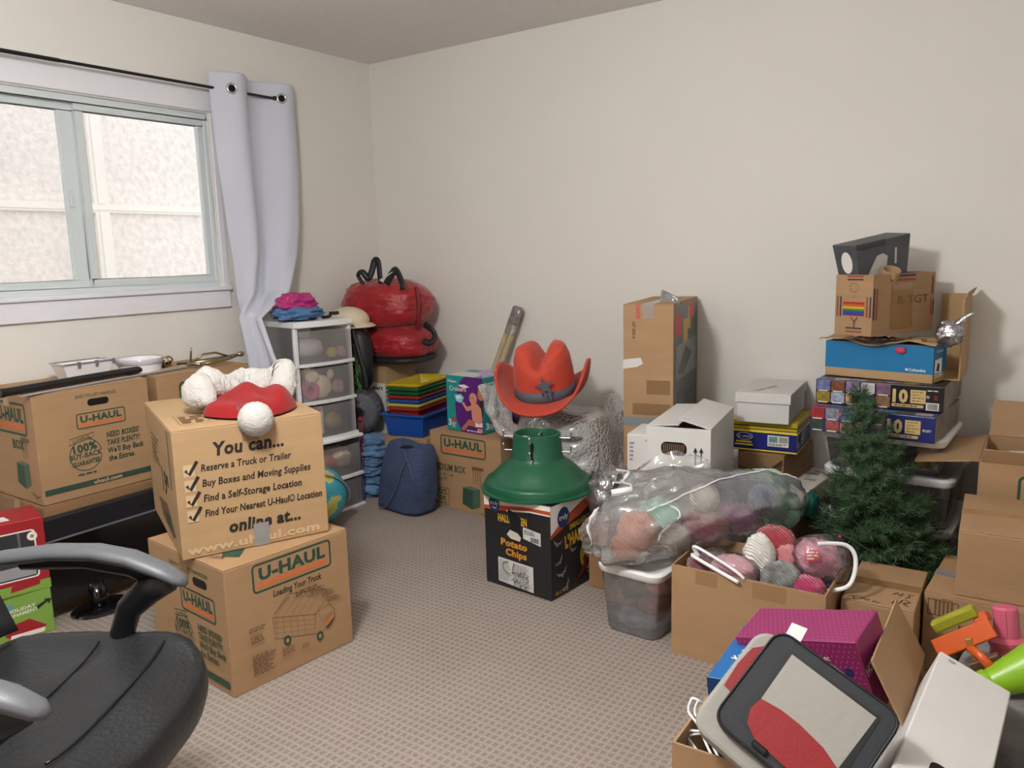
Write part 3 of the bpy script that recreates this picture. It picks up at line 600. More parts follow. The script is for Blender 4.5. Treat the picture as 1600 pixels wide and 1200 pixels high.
lo = tower('drawer_unit', 'clear two drawer plastic unit under the white drawer tower', (-3.075,2.555), TTH, .355, .38, 0, (.185,.172), frame=False)
MB().prism([(-.004,-.03),(.18,-.036),(.359,-.02),(.359,.38),(-.004,.38)], .372, .388).build('lid', WHITEP, lo, bevel=.003)
for x in (0,.352): MB().box(x,x+.003,.01,.38,.004,.372).build('side_panel', FROSTS, lo)
def at_tower(x, y, z): return Matrix.Translation((*TA, 0)) @ Matrix.Rotation(R(TTH),4,'Z') @ Vector((x,y,z))
def inside(name, label, cat, b, m, x, y, z): o = b.build(name, m, None, smooth=True); o.location = at_tower(x,y,z); o.rotation_euler[2] = R(TTH); return tag(o, label, cat)
PINK = mat('pink_plastic', (236,120,150), .35); CREAM = mat('cream_plush', (226,208,180), .95, bump=.6, bs=120, sheen=.4); YEL = mat('yellow_plastic', (236,200,80), .4)
inside('toy_ball', 'yellow ball in the top clear drawer', 'ball', MB().ball((0,0,.03), .03), YEL, .24, .05, .792)
inside('toy_figure', 'pale pink toy beside the yellow ball in the top drawer', 'toy', softbox(MB(), (0,0,.03), (.025,.03,.028), amp=.2, seed=3), mat('pale_pink', (240,170,190), .5), .295, .06, .792)
inside('folded_cloth', 'grey white folded cloth filling the top clear drawer', 'cloth', softbox(MB(), (0,0,.055), (.10,.12,.05), amp=.08, seed=4), mat('grey_cloth', (176,172,174), .9), .125, .17, .792)
dg = thing('plush_dog', 'cream plush dog in the second clear drawer', 'plush toy', at_tower(.165,.055,.603), R(TTH))
softbox(MB(), (0,0,.05), (.055,.045,.058), e=2.2, amp=.15).build('body', CREAM, dg, smooth=True); softbox(MB(), (-.055,-.01,.105), (.036,.034,.035), e=2, amp=.1).build('head', CREAM, dg, smooth=True)
for q, n in (((-.075,0,.14),'ear'),((.05,-.015,.11),'ear'),((.08,-.01,.04),'paw')): softbox(MB(), q, (.02,.016,.026), e=2, amp=.1).build(n, CREAM, dg, smooth=True)
cp = thing('toy_cup', 'pink plastic cup on its side in the second clear drawer', 'cup', at_tower(.085,.012,.645), rot=(R(90),0,R(TTH)))
MB().lathe([(0,-.10),(.04,-.10),(.044,0),(.036,0),(.02,-.01),(.019,-.08),(0,-.08)], 22).build('cup', PINK, cp, smooth=True, angle=.6)
inside('toy_packet', 'striped pink and white packet in the second clear drawer', 'packet', softbox(MB(), (0,0,.04), (.03,.02,.035), amp=.15, seed=6), mat('packet_pink', (232,180,190), .5, var=.3, vs=60), .265, .05, .603)
pc = thing('picture_card', 'printed white card standing in the third clear drawer', 'card', at_tower(.10,.03,.412), R(TTH))
MB().box(-.05,.05,0,.003,0,.145).build('card', WCARD, pc)
f = Face(pc, (-.05,0,0), (1,0,0), (0,0,1)); rdm = random.Random(3)
for i in range(4):
    for j in range(5): f.rect(.006+.023*i, .02+.024*j, .022+.023*i, .038+.024*j, mat(f'card_{(i*j)%4}', [(224,150,150),(240,220,170),(170,190,210),(214,120,130)][(i*j)%4], .6))
f.build('printed_pictures')
inside('toy_ball', 'tan ball beside the printed card in the third drawer', 'ball', MB().ball((0,0,.05), .045), mat('tan', (216,180,130), .6), .235, .07, .41)
MB_ = softbox(MB(), (0,0,.05), (.085,.09,.05), amp=.25, seed=8)
inside('knit_cloth', 'orange and mauve crumpled cloth in the fourth clear drawer', 'cloth', MB_, mat('orange_cloth', (236,110,80), .9, var=.3, vs=12), .14, .12, .20)
inside('knit_cloth', 'cream crumpled cloth in the fourth clear drawer', 'cloth', softbox(MB(), (0,0,.05), (.06,.08,.05), amp=.2, seed=9), CREAM, .275, .12, .20)
inside('knit_cloth', 'mixed pink crumpled cloth in the bottom clear drawer', 'cloth', softbox(MB(), (0,0,.05), (.11,.10,.05), amp=.25, seed=11), mat('mauve_cloth', (196,130,150), .9, var=.4, vs=16), .19, .13, .012)
# on the tower
def cloth(name, label, c, r, rz, m, seed, amp=.28, e=2.6):
    t = softbox(MB(), (0,0,0), r, e=e, amp=amp, s=7, seed=seed, nu=40, nv=22).build(name, m, None, smooth=True); t.location = c; t.rotation_euler[2] = rz; return t
tag(cloth('folded_shirt', 'crumpled light blue shirt on the white drawer tower', at_tower(.10,.12,1.032), (.125,.10,.034), R(TTH), mat('blue_cloth', (98,140,190), .85, var=.2, vs=9, bump=.6, bs=30), 2, .35), 'crumpled light blue shirt on the white drawer tower', 'shirt')
tag(cloth('plastic_bag', 'shiny hot pink plastic bag on the blue shirt', at_tower(.10,.14,1.085), (.095,.075,.045), R(TTH-10), mat('hot_pink_film', (214,50,140), .22, bump=.8, bs=26, coat=.3), 5, .4), 'shiny hot pink plastic bag on the blue shirt', 'bag')
cd = thing('black_strap', 'black strap with buckle lying on the white drawer tower', 'strap', at_tower(0,0,.992), R(TTH))
MB().sweep(cr([(.17,.10,.06),(.19,.09,.055),(.205,.09,.03),(.225,.08,.012),(.25,.08,.012),(.27,.08,.02)],5), .009, .004, n=6).build('webbing', BLACKP, cd, smooth=True); MB().box(.262,.312,.065,.09,.02,.038).build('buckle', BLACKP, cd, bevel=.004)
cap = thing('sun_hat', 'pale beige sun hat behind the white drawer tower', 'hat', (-3.22,3.055,.965), R(20))
MB().ball((0,0,0), (.12,.10,.075), 24, 12).build('crown', mat('beige_cloth', (214,200,172), .9, bump=.3, bs=120), cap, smooth=True); MB().lathe([(.11,-.02),(.15,-.035),(.15,-.03),(.11,-.01)], 24).build('brim', MATS['beige_cloth'], cap, smooth=True)

# globe on the floor in front of the drawers
gl = thing('globe', 'desk globe with blue oceans and silver ring by the clear drawers', 'globe', (-2.905,2.49,.0))
def globemat():
    m = mat('globe_map', (40,150,180), .25, coat=.3); N = m.node_tree.nodes; L = m.node_tree.links; tc = N.new('ShaderNodeTexCoord'); n = N.new('ShaderNodeTexNoise'); n.inputs['Scale'].default_value = 7; n.inputs['Detail'].default_value = 6
    L.new(tc.outputs['Object'], n.inputs['Vector']); r = N.new('ShaderNodeValToRGB'); e = r.color_ramp.elements; e[0].position = .0; e[0].color = (*lin((38,140,170)),1); e[1].position = .50; e[1].color = (*lin((70,170,190)),1)
    for p, c in ((.52,(210,210,130)),(.58,(190,190,90)),(.68,(200,150,80))): q = e.new(p); q.color = (*lin(c),1)
    L.new(n.outputs[0], r.inputs[0]); L.new(r.outputs[0], N['Principled BSDF'].inputs['Base Color']); return m
MB().ball((0,0,.172), .139, 36, 20).build('ball', globemat(), gl, smooth=True)
ax = Vector((.55,-.15,.82)).normalized(); px = Vector((.55,.75,-.2)); px = (px-ax*px.dot(ax)).normalized()
MB().sweep([Vector((0,0,.172))+(ax*math.cos(a)+px*math.sin(a))*.147 for a in [R(-12+204*i/40) for i in range(41)]], .004, .011, n=8, side=None).build('meridian_ring', mat('brushed_ring', (190,188,182), .35, .6), gl, smooth=True)
MB().lathe([(0,0),(.075,0),(.075,.008),(.03,.018),(.012,.03),(.012,.04),(0,.04)], 24).build('base', mat('globe_base', (120,110,96), .4, .5), gl, smooth=True, angle=.6)

# corner stack: white box, small brown box, sleeping bag
wb1 = carton('white_box', 'white printed box under the red sleeping bag stack in the corner', 'box', (-3.10,3.185), 94, .40, .32, 0, .60, WCARD, flaps=False)
f = faceAD(wb1, .40, .32, .60); f.text('mart', .27, .565, .022, PK, w=.075, bold=.04); f.build('printed_text')
f = faceAB(wb1, .40, .32, .60); f.rect(0,.545,.40,.548,mat('box_line', (150,148,144), .7)); f.build('lid_line'); f = faceAB(wb1, .40, .32, .60); f.scrawl(.05,.56,.2,.585,2,MATS['box_line']); f.build('printed_text')
carton('small_box', 'small plain brown box on the white corner box under the sleeping bag', 'box', (-3.11,3.215), 91, .25, .20, .601, .105, CARDL, seam='y', tape=False)
RN = mat('red_nylon', (190,32,42), .42, var=.15, vs=8, bump=3, bs=22, sheen=.2); BN = mat('black_nylon', (26,26,30), .5, bump=.5, bs=40)
sb = thing('sleeping_bag', 'puffy red sleeping bag bundle with black straps on the small brown box', 'sleeping bag', (-3.10,3.36,.707), R(8))
def roll(c, r, seed, n=48):
    def g(u, v):
        th = 2*math.pi*u; ph = math.pi*(v-.5); ct, st, cp, sp = math.cos(th), math.sin(th), math.cos(ph), math.sin(ph); e = 2.6
        d = Vector((ct*cp, st*cp, sp)); k = (abs(d.x)**e+abs(d.y)**e+abs(d.z)**e)**(-1/e); p = d*k
        q = 1+.07*nz(p.x,p.y,p.z,1.4,seed)+.05*(abs(nz(p.x*1.1,p.y*1.1,p.z*3.2,2.0,seed+2))-.2)+.03*(abs(nz(p.x*2.2,p.y*2.2,p.z*5,2.4,seed+5))-.2)
        q -= .03*math.exp(-((th-4.6)/.07)**2)
        return (c[0]+r[0]*p.x*q, c[1]+r[1]*p.y*q, c[2]+r[2]*p.z*q)
    return MB().grid(g, 96, 52, cu=True)
roll((-.10,.0,.325), (.265,.20,.145), 3).build('upper_bundle', RN, sb, smooth=True)
roll((-.02,-.01,.115), (.205,.185,.105), 7).build('lower_bundle', RN, sb, smooth=True)
softbox(MB(), (-.01,-.02,.025), (.19,.175,.028), e=3, amp=.05).build('black_hem', BN, sb, smooth=True)
MB().sweep(cr([(-.16,-.13,.44),(-.19,-.14,.50),(-.15,-.15,.515),(-.12,-.14,.48),(-.10,-.13,.52),(-.085,-.12,.575),(-.06,-.12,.57),(-.055,-.12,.49),(-.05,-.12,.45)],5), .010, .018, n=8).build('strap', BN, sb, smooth=True)
MB().sweep(cr([(.0,-.14,.45),(.04,-.14,.50),(.07,-.14,.52),(.11,-.15,.46),(.12,-.16,.42)],5), .022, .008, n=8).build('strap', BN, sb, smooth=True)
MB().add([(-.04,-.15,.47),(.05,-.15,.515),(.06,-.14,.50),(-.02,-.14,.455)], [(0,1,2,3)]).build('care_label', WCARD, sb)
MB().sweep(cr([(.165,-.10,.43),(.185,-.11,.36),(.18,-.11,.26),(.16,-.10,.20)],5), .012, .005, n=6).build('strap', mat('red_trim', (150,20,30), .5), sb, smooth=True)
MB().sweep(cr([(.18,-.05,.22),(.235,-.06,.19),(.25,-.06,.15),(.22,-.07,.12),(.18,-.07,.13)],5), .018, .008, n=8).build('strap', BN, sb, smooth=True)

# black drawstring bag with green, stuff sack, blue blanket roll
bb = thing('drawstring_bag', 'black drawstring bag with green strands between drawers and sleeping bag', 'bag', (-3.155,3.03,.585), R(15))
softbox(MB(), (0,0,.17), (.10,.07,.175), e=2.6, amp=.1, seed=4).build('bag', BN, bb, smooth=True)
MB().sweep(cr([(.02,-.06,.36),(.07,-.085,.22),(.105,-.085,.08),(.10,-.08,.02)],5), .014, .006, n=6).build('strap', BN, bb, smooth=True)
GS = mat('green_strands', (90,140,66), .8); rr = random.Random(5)
st = MB()
for k in range(46):
    x = -.045+.12*rr.random(); z = .05+.22*rr.random(); a = rr.uniform(-.7,.7); p = []
    for i in range(4): t = i/3; xx = x+.05*math.sin(a)*t*1.5; p.append((xx, -.081-.004*rr.random(), z-.06*t))
    st.sweep(p, .0022, n=4)
tag(st.build('green_mesh', GS, bb, smooth=True), kind='stuff')
ss = thing('stuff_sack', 'dark grey stuff sack with red drawcord above the blue blanket', 'sack', (-3.125,3.0,.475), rot=(R(90),0,R(38)))
def sack(u, v):
    th = 2*math.pi*u; pf = [(.0,.02),(.03,.045),(.045,.035),(.10,.028),(.125,0),(.128,-.05),(.125,-.10),(.08,-.13),(0,-.13)]; q = v*8; i = min(int(q),7); t = q-i
    r = pf[i][0]+(pf[i+1][0]-pf[i][0])*t; z = pf[i][1]+(pf[i+1][1]-pf[i][1])*t; w = 1+.035*math.sin(22*th+3*nz(math.cos(th),math.sin(th),v,2))*(1 if .15 < v < .55 else .2)
    return (r*w*math.cos(th), r*w*math.sin(th), z)
MB().grid(sack, 88, 32, cu=True).build('body', mat('grey_nylon', (84,84,92), .5, bump=.3, bs=60), ss, smooth=True)
MB().sweep([Vector((.030*math.cos(a),.030*math.sin(a),.046)) for a in [2*math.pi*i/16 for i in range(16)]], .006, n=6, closed=True).build('mouth', BN, ss, smooth=True)
MB().sweep([(0,0,.044),(0,0,.048)], .027, n=18).build('opening', HOLE, ss)
rc = mat('red_cord', (190,40,50), .6)
MB().sweep([(.02,-.02,.05),(.03,-.06,.064),(.02,-.10,.06),(.02,-.13,.05),(.015,-.18,.06),(.025,-.24,.06),(.02,-.28,.06)], .005, n=6).build('drawcord', rc, ss, smooth=True); MB().box(.004,.022,-.04,-.02,.05,.066).build('cord_lock', rc, ss, bevel=.003)
bl = thing('blanket_roll', 'light blue folded blanket under the grey stuff sack', 'blanket', (-3.11,3.045,0), R(20))
BLM = mat('blue_fleece', (104,146,190), .95, var=.45, vs=14, bump=.6, bs=60, sheen=.3)
for k in range(6):
    zc = .025+.054*k; softbox(MB(), (.016*math.sin(k*2.3),-.008*math.cos(k*3),zc+.012), (.112+.010*math.sin(k*1.7),.09,.040), e=2.2, amp=.30, s=8, seed=k, nu=44, nv=20).build('fold', BLM, bl, smooth=True)
pv = carton('purple_folder', 'thin purple folder standing beside the blue blanket', 'folder', (-3.085,2.905), 20, .05, .012, .0, .21, mat('purple_plastic', (120,90,170), .4), flaps=False)

# box under the blue bin, bin and trays
jb = carton('moving_box', 'brown moving box under the blue bin, behind the denim bag', 'box', (-2.69,3.055), 90, .46, .305, 0, .352, CARD, seam='y', tape=False)
f = faceAD(jb, .46, .305, .352); f.text('EASY-TO-LIFT HANDLES', .14, .305, .010, PG, w=.14); f.rrect(.16,.25,.25,.285,.014,HOLE); f.build()
def tray(name, label, A, th, w, d, z0, h, m, group=None, lip=.012, t=.003):
    r = thing(name, label, 'tray', (A[0],A[1],z0), R(th), group); s = .018
    b = MB(); b.M = Matrix.Translation((w/2,d/2,0)); frus(b, w/2-s, d/2-s, 0, w/2, d/2, h, t); b.build('basin', m, r, bevel=.004, seg=2)
    x0, y0, x1, y1 = -lip, -lip, w+lip, d+lip
    fr_ = MB()
    def rrp(x0,y0,x1,y1,q,z): return [(*p, z) for p in Face(r,(0,0,0),(1,0,0),(0,1,0)).rr(x0,y0,x1,y1,q,3)]
    loops = [rrp(0,0,w,d,.015,h-.001), rrp(0,0,w,d,.015,h+.003), rrp(x0,y0,x1,y1,.02,h+.001), rrp(x0,y0,x1,y1,.02,h-.009)]
    n = len(loops[0]); fr_.add(sum(loops, []), [(j*n+i, j*n+(i+1)%n, (j+1)*n+(i+1)%n, (j+1)*n+i) for j in range(3) for i in range(n)])
    o = fr_.build('rim', m, r); q = o.modifiers.new('t','SOLIDIFY'); q.thickness = .002
    return r
TC = {n: mat('tray_'+n, c, .3, coat=.2) for n, c in dict(red=(176,50,40), yellow=(226,196,30), blue=(30,92,190), green=(20,104,62), pale=(222,206,96)).items()}
tray('storage_bin', 'large blue plastic bin under the stack of coloured trays', (-2.715,3.06), 98.4, .40, .252, .354, .122, TC['blue'], lip=.014)
for k, (c, lb) in enumerate((('red','bottom red tray of the stack resting in the blue bin'),('pale','pale yellow tray just above the bottom red tray'),('blue','blue tray in the middle of the tray stack'),('red','upper red tray just under the two green trays'),('green','lower of the two green trays in the stack'),('green','upper green tray directly under the yellow tray'),('yellow','bright yellow tray on top of the stack'))):
    tray('plastic_tray', lb, (-2.765,3.085), 101, .345, .185, .420+.0215*k, .085, TC[c], group='stacked coloured trays')

# denim bag
DN = mat('denim', (70,86,122), .9, var=.25, vs=60, bump=.7, bs=220, stretch=(.4,.4,3))
db = thing('denim_bag', 'dark blue denim bag with grey cord standing on the carpet', 'bag', (-2.735,2.945,0), R(-8))
def denim(u, v):
    a = 2*math.pi*u; e = 3.4; ca, sa = math.cos(a), math.sin(a); k = (abs(ca)**e+abs(sa)**e)**(-1/e)
    pr = [(.86,.0),(1.02,.02),(1.04,.10),(1.0,.2),(.93,.28),(.86,.33),(.78,.355),(.5,.335),(.02,.325)]; q = v*8; i = min(int(q),7); t = q-i; s = pr[i][0]+(pr[i+1][0]-pr[i][0])*t; z = pr[i][1]+(pr[i+1][1]-pr[i][1])*t
    x = .165*ca*k*s; y = .095*sa*k*s*(1 if z < .2 else 1-.9*(z-.2)); w = 1+.05*nz(ca*1.5,sa*1.5,z*9,1.3,4)
    if z > .3: z += .02*abs(x)/.13-.012
    return (x*w+.16*z-.02, y*w, max(0.001,z+(.006*nz(ca,sa,v,5) if v > .1 else 0)))
MB().grid(denim, 56, 40, cu=True).build('body', DN, db, smooth=True)
CORD = mat('grey_cord', (86,92,108), .7)
MB().sweep(cr([(.03,-.03,.345),(.08,-.075,.33),(.12,-.085,.27),(.16,-.092,.20)],5), .0035, n=6).build('cord', CORD, db, smooth=True)
MB().sweep(cr([(.10,-.085,.30),(.075,-.098,.24),(.045,-.105,.16),(-.01,-.106,.08),(-.06,-.107,.03),(-.12,-.10,.012),(-.15,-.08,.02)],5), .0035, n=6).build('cord', CORD, db, smooth=True)
softbox(MB(), (.045,-.03,.337), (.045,.03,.012), amp=.1).build('opening', BN, db, smooth=True)
# ================================================================ middle: medium box, diapers, hat, wrap, tree stand, halloween box
mw, mdp, mh = .46, .466, .406
mb = carton('moving_box', 'brown box printed MEDIUM BOX with the diaper pack on it', 'box', (-2.212,3.051), 88.2, mw, mdp, 0, mh, CARD, seam='y')
f = faceAD(mb, mw, mdp, mh); uhaul(f, mdp*.16, mh*.715, mdp*.80, mh*.965); f.text('MEDIUM BOX', mdp*.04, mh*.50, mh*.085, PG, w=mdp*.47, bold=.03, align='l')
f.text('18" x 18" x 16"', mdp*.06, mh*.43, mh*.035, PG, w=mdp*.28, align='l'); f.text('3 CU FT', mdp*.06, mh*.365, mh*.04, PG, w=mdp*.18, align='l', bold=.02)
f.frame(mdp*.02, mh*.04, mdp*.26, mh*.27, .01, .003, PG); f.text('OK', mdp*.16, mh*.10, mh*.055, PG, w=mdp*.11, bold=.04); f.line([(mdp*.04,mh*.12),(mdp*.06,mh*.10),(mdp*.095,mh*.16)], .004, PG); f.scrawl(mdp*.06,mh*.175,mdp*.24,mh*.25,2,PG); f.scrawl(mdp*.05,mh*.055,mdp*.24,mh*.085,1,PG)
movers(f, mdp*.45, mh*.05, mh*.36); f.build()
# diaper pack
dw, dd, dh = .206, .253, .287
TEAL = mat('pack_teal', (30,168,168), .35, coat=.2); PUR = mat('pack_purple', (110,40,140), .35); SKIN = mat('print_skin', (206,140,112), .5); SKIN2 = mat('print_skin_shade', (180,112,86), .5); HAIR = mat('print_hair', (40,24,24), .6); PRED = mat('print_red', (206,40,56), .5); PBL = mat('print_lightblue', (130,200,226), .5)
dp = carton('diaper_box', 'teal and purple diaper box on the medium moving box', 'box', (-2.346,3.098), 85.2, dw, dd, .408, dh, TEAL, flaps=False)
f = faceAD(dp, dw, dd, dh); U = lambda a, b: (dd*a, dh*b)
f.poly([U(*p) for p in ((.55,1),(1,1),(1,0),(.40,.0),(.26,.22),(.24,.5),(.32,.78),(.44,.95))], PUR)
f.poly([U(*p) for p in ((.9,.84),(1,.92),(1,.3),(.93,.45),(.9,.62),(.84,.74))], HAIR); f.disc(*U(.95,.71), dd*.09, SKIN2, ry=dh*.11)
f.disc(*U(.74,.62), dd*.105, SKIN, ry=dh*.105); f.disc(*U(.72,.63), dd*.02, HAIR, n=8, ry=dh*.008); f.disc(*U(.79,.585), dd*.018, PRED, n=8, ry=dh*.014); f.disc(*U(.66,.62), dd*.022, SKIN2, n=8)
f.poly([U(*p) for p in ((.68,.52),(.84,.54),(.95,.46),(.98,.25),(.90,.14),(.76,.14),(.70,.26))], SKIN); f.poly([U(*p) for p in ((.68,.50),(.58,.46),(.50,.52),(.47,.48),(.56,.38),(.70,.42))], SKIN); f.disc(*U(.475,.515), dd*.035, SKIN, n=10)
f.poly([U(*p) for p in ((.80,.20),(.62,.25),(.52,.16),(.42,.08),(.40,.02),(.50,.04),(.60,.13),(.82,.12))], SKIN2); f.poly([U(*p) for p in ((.78,.12),(.98,.13),(.97,.22),(.90,.17),(.79,.2))], PW); f.poly([U(*p) for p in ((.82,.02),(.98,.03),(.97,.10),(.84,.10))], SKIN)
f.text('Pampers', dd*.06, dh*.885, dh*.045, PW, w=dd*.24, align='l', rot=-.05); f.text('Cruisers', dd*.10, dh*.73, dh*.085, PW, w=dd*.46, align='l', shear=.1, bold=.01); f.poly([U(*p) for p in ((.34,.84),(.52,.86),(.66,.82),(.5,.79),(.4,.81))], PW)
f.poly([U(*p) for p in ((.24,.66),(.42,.68),(.50,.62),(.42,.52),(.28,.54))], PBL); f.poly([U(*p) for p in ((.28,.64),(.40,.65),(.42,.6),(.3,.58))], PW)
f.text('3', dd*.05, dh*.09, dh*.11, PW, w=dd*.075, align='l', bold=.03); f.disc(*U(.20,.21), dd*.05, PRED, n=7); f.scrawl(dd*.15,dh*.06,dd*.26,dh*.16,4,PW); f.scrawl(dd*.55,dh*.02,dd*.95,dh*.055,1,PW); f.build('printed_picture')
f = faceAB(dp, dw, dd, dh); V = lambda a, b: (dw*a, dh*b)
f.poly([V(*p) for p in ((.62,1),(1,1),(1,0),(.72,.0),(.5,.15),(.42,.4),(.46,.7))], PUR); f.text('Pampers', dw*.08, dh*.86, dh*.05, PW, w=dw*.4, align='l', rot=.06); f.text('Cruisers', dw*.14, dh*.66, dh*.09, PW, w=dw*.7, align='l', shear=.1); f.text('3', dw*.08, dh*.08, dh*.11, PW, w=dw*.11, align='l', bold=.03); f.disc(*V(.30,.22), dw*.07, PRED, n=7); f.scrawl(dw*.2,dh*.06,dw*.4,dh*.16,4,PW); f.build('printed_picture')
MB().box(.005,dw-.08,.06,dd-.01,dh,dh+.0015).build('opened_top_flap', WCARD, dp); 
fl = MB(); fl.hexa([(.02,.01,dh),(.11,.01,dh),(.12,.06,dh+.022),(.03,.06,dh+.022)],[(.02,.01,dh+.002),(.11,.01,dh+.002),(.12,.06,dh+.024),(.03,.06,dh+.024)]).build('opened_top_flap', mat('pack_lilac', (170,150,190), .4), dp)
tag(cloth('purple_cloth', 'purple cloth on the medium box behind the diaper box', (-2.46,3.43,.53), (.15,.075,.12), R(5), mat('purple_cloth', (124,84,150), .8, bump=.5, bs=60), 12, .15), 'purple cloth on the medium box behind the diaper box', 'cloth')
# wooden poles wrapped in plastic leaning on the wall
po = thing('pole_bundle', 'two pale wooden poles with plastic wrapped ends leaning on the wall', 'poles', (0,0,0))
WOOD = mat('pale_wood', (190,170,136), .55, var=.12, vs=10, stretch=(8,8,.6)); a0, a1 = Vector((-2.66,3.49,.41)), Vector((-2.462,3.585,.985)); dv = (a1-a0).normalized(); sd = Vector((.9,-.25,-.2)).normalized()
for k in (-1, 1): MB().sweep([a0+sd*.020*k, a1+sd*.020*k-dv*.02*(k+1)], .0165, n=12).build('pole', WOOD, po, smooth=True, angle=.8)
MB().sweep([a1-dv*.07, a1-dv*.02, a1+dv*.02, a1+dv*.032], [.022,.023,.025,.016], [.040,.041,.038,.026], n=14, side=tuple(dv.cross(sd))).build('wrapped_end', mat('dark_tape', (122,112,114), .2, var=.3, vs=40, coat=.4), po, smooth=True, angle=.9)
MB().sweep([a1-dv*.13, a1-dv*.07], [.020,.023], [.039,.042], n=14, side=tuple(dv.cross(sd)), cap=False).build('plastic_sleeve', film('shiny_film', (240,240,245), .35, .1, .8, bump=.8, bs=60), po, smooth=True)

# bubble wrap heap with a brown box inside, and the red foam hat on it
def bubble():
    m = film('bubble_wrap', (250,249,248), .80, .14, .3); N = m.node_tree.nodes; L = m.node_tree.links; tc = N.new('ShaderNodeTexCoord'); v = N.new('ShaderNodeTexVoronoi'); v.inputs['Scale'].default_value = 85
    L.new(tc.outputs['Object'], v.inputs['Vector']); b = N.new('ShaderNodeBump'); b.invert = True; b.inputs['Strength'].default_value = 1; b.inputs['Distance'].default_value = .012; L.new(v.outputs['Distance'], b.inputs['Height'])
    n2 = N.new('ShaderNodeTexNoise'); n2.inputs['Scale'].default_value = 11; n2.inputs['Detail'].default_value = 2; L.new(tc.outputs['Object'], n2.inputs['Vector']); b2 = N.new('ShaderNodeBump'); b2.inputs['Strength'].default_value = .6; b2.inputs['Distance'].default_value = .008; L.new(n2.outputs[0], b2.inputs['Height']); L.new(b.outputs[0], b2.inputs['Normal'])
    for q in N:
        if q.bl_idname in ('ShaderNodeBsdfGlossy', 'ShaderNodeFresnel', 'ShaderNodeBsdfDiffuse'): L.new(b2.outputs[0], q.inputs['Normal'])
    return m
BW = bubble()
carton('small_box', 'brown box wrapped inside the bubble wrap heap', 'box', (-1.80,3.12), 90, .34, .33, 0, .40, CARD, seam='y', tape=False)
bwp = thing('bubble_wrap', 'heap of bubble wrap under the red cowboy hat', 'bubble wrap', (-1.95,3.24,0), 0)
def heap(u, v):
    a = 2*math.pi*u; pr = [(1.0,.0),(1.06,.06),(1.05,.2),(1.0,.34),(.96,.44),(.84,.52),(.5,.56),(.02,.57)]; q = v*7; i = min(int(q),6); t = q-i; s = pr[i][0]+(pr[i+1][0]-pr[i][0])*t; z = pr[i][1]+(pr[i+1][1]-pr[i][1])*t
    e = 3; k = (abs(math.cos(a))**e+abs(math.sin(a))**e)**(-1/e); x = .25*math.cos(a)*k*s; y = .235*math.sin(a)*k*s
    w = 1+.10*nz(x*4,y*4,z*5,1.2,5)+.05*nz(x*10,y*10,z*12,1.2,6); x += .07*max(0,1-z/.45)
    return (x*w, min(y*w,.37), max(.0,z*(1+.08*nz(x*5,y*5,0,1.3,8))))
MB().grid(heap, 80, 50, cu=True).build('wrap_body', BW, bwp, smooth=True)
def sheet(u, v):   # loose sheet rising on the left side of the hat and falling forward
    p = [Vector((-.40,-.16,.66)),Vector((-.33,-.20,.54)),Vector((-.26,-.24,.47)),Vector((-.15,-.26,.43)),Vector((.02,-.27,.46)),Vector((.18,-.25,.48))]; q = v*5; i = min(int(q),4); c = p[i].lerp(p[i+1], q-i)
    o = Vector((.02,.12,.02))*(u*1.2) + Vector((0,0,-.03))*u; n = Vector((nz(u*3,v*5,0,1.4,2),nz(u*3,v*5,0,1.4,4),nz(u*3,v*5,0,1.4,6)))*.03
    return tuple(c+o+n)
q = MB().grid(sheet, 20, 50).build('loose_sheet', BW, bwp, smooth=True)
def sheet2(u, v):   # slope down to the right behind the hat
    x = .13+.20*u; z = .60-.24*u-.10*u*u; y = .30-.50*v; return (x+.02*nz(u*3,v*4,0,1.5,9), y, max(.02,z-.10*v+.05*nz(u*3,v*3,0,1.5,3)-.12*v*v))
MB().grid(sheet2, 24, 24).build('loose_sheet', BW, bwp, smooth=True)
FO = mat('red_foam', (232,80,54), .75, bump=.2, bs=200, sheen=.15); FB = mat('slate_band', (84,92,102), .7)
ht = thing('cowboy_hat', 'oversized red foam cowboy hat with grey band and star', 'hat', (-1.975,3.10,.655)); ht.scale = (1.02,1.02,1.0); ht.rotation_euler = (Matrix.Rotation(R(20),3,'Z') @ Matrix.Rotation(R(12),3,'X') @ Matrix.Rotation(R(-3),3,'Y')).to_euler()
def brim(u, v):
    a = 2*math.pi*u; r = .44+.56*v; x = .275*math.cos(a)*r; y = .235*math.sin(a)*r; k = max(0,(r-.5)/.5)
    z = .16*(abs(math.cos(a))**2.4)*k**1.6-.018*(abs(math.sin(a))**2)*k-.008
    x *= 1-.22*(abs(math.cos(a))**2.4)*k**2
    return (x, y, z)
bq = MB().grid(brim, 64, 14, cu=True).build('brim', FO, ht, smooth=True); bq.modifiers.new('t','SOLIDIFY').thickness = .012
def crown(u, v):
    a = 2*math.pi*u; pr = [(1.0,-.01),(1.0,.05),(.97,.12),(.92,.18),(.80,.225),(.6,.238),(.35,.24),(.02,.24)]; q = v*7; i = min(int(q),6); t = q-i; s = pr[i][0]+(pr[i+1][0]-pr[i][0])*t; z = pr[i][1]+(pr[i+1][1]-pr[i][1])*t
    x = .140*math.cos(a)*s; y = .142*math.sin(a)*s; h = max(0,(z-.10)/.14)
    z -= .085*math.exp(-(x/.030)**2)*h**1.2*(1 if y > -.10 else .75)    # centre crease
    fy = max(0,-y/.13); z -= .055*h*fy*fy*(.3+.7*math.exp(-(abs(x)-.055)**2/.0012))                                   # front dents
    z -= .02*h*fy
    return (x, y, z)
MB().grid(crown, 72, 42, cu=True).build('crown', FO, ht, smooth=True)
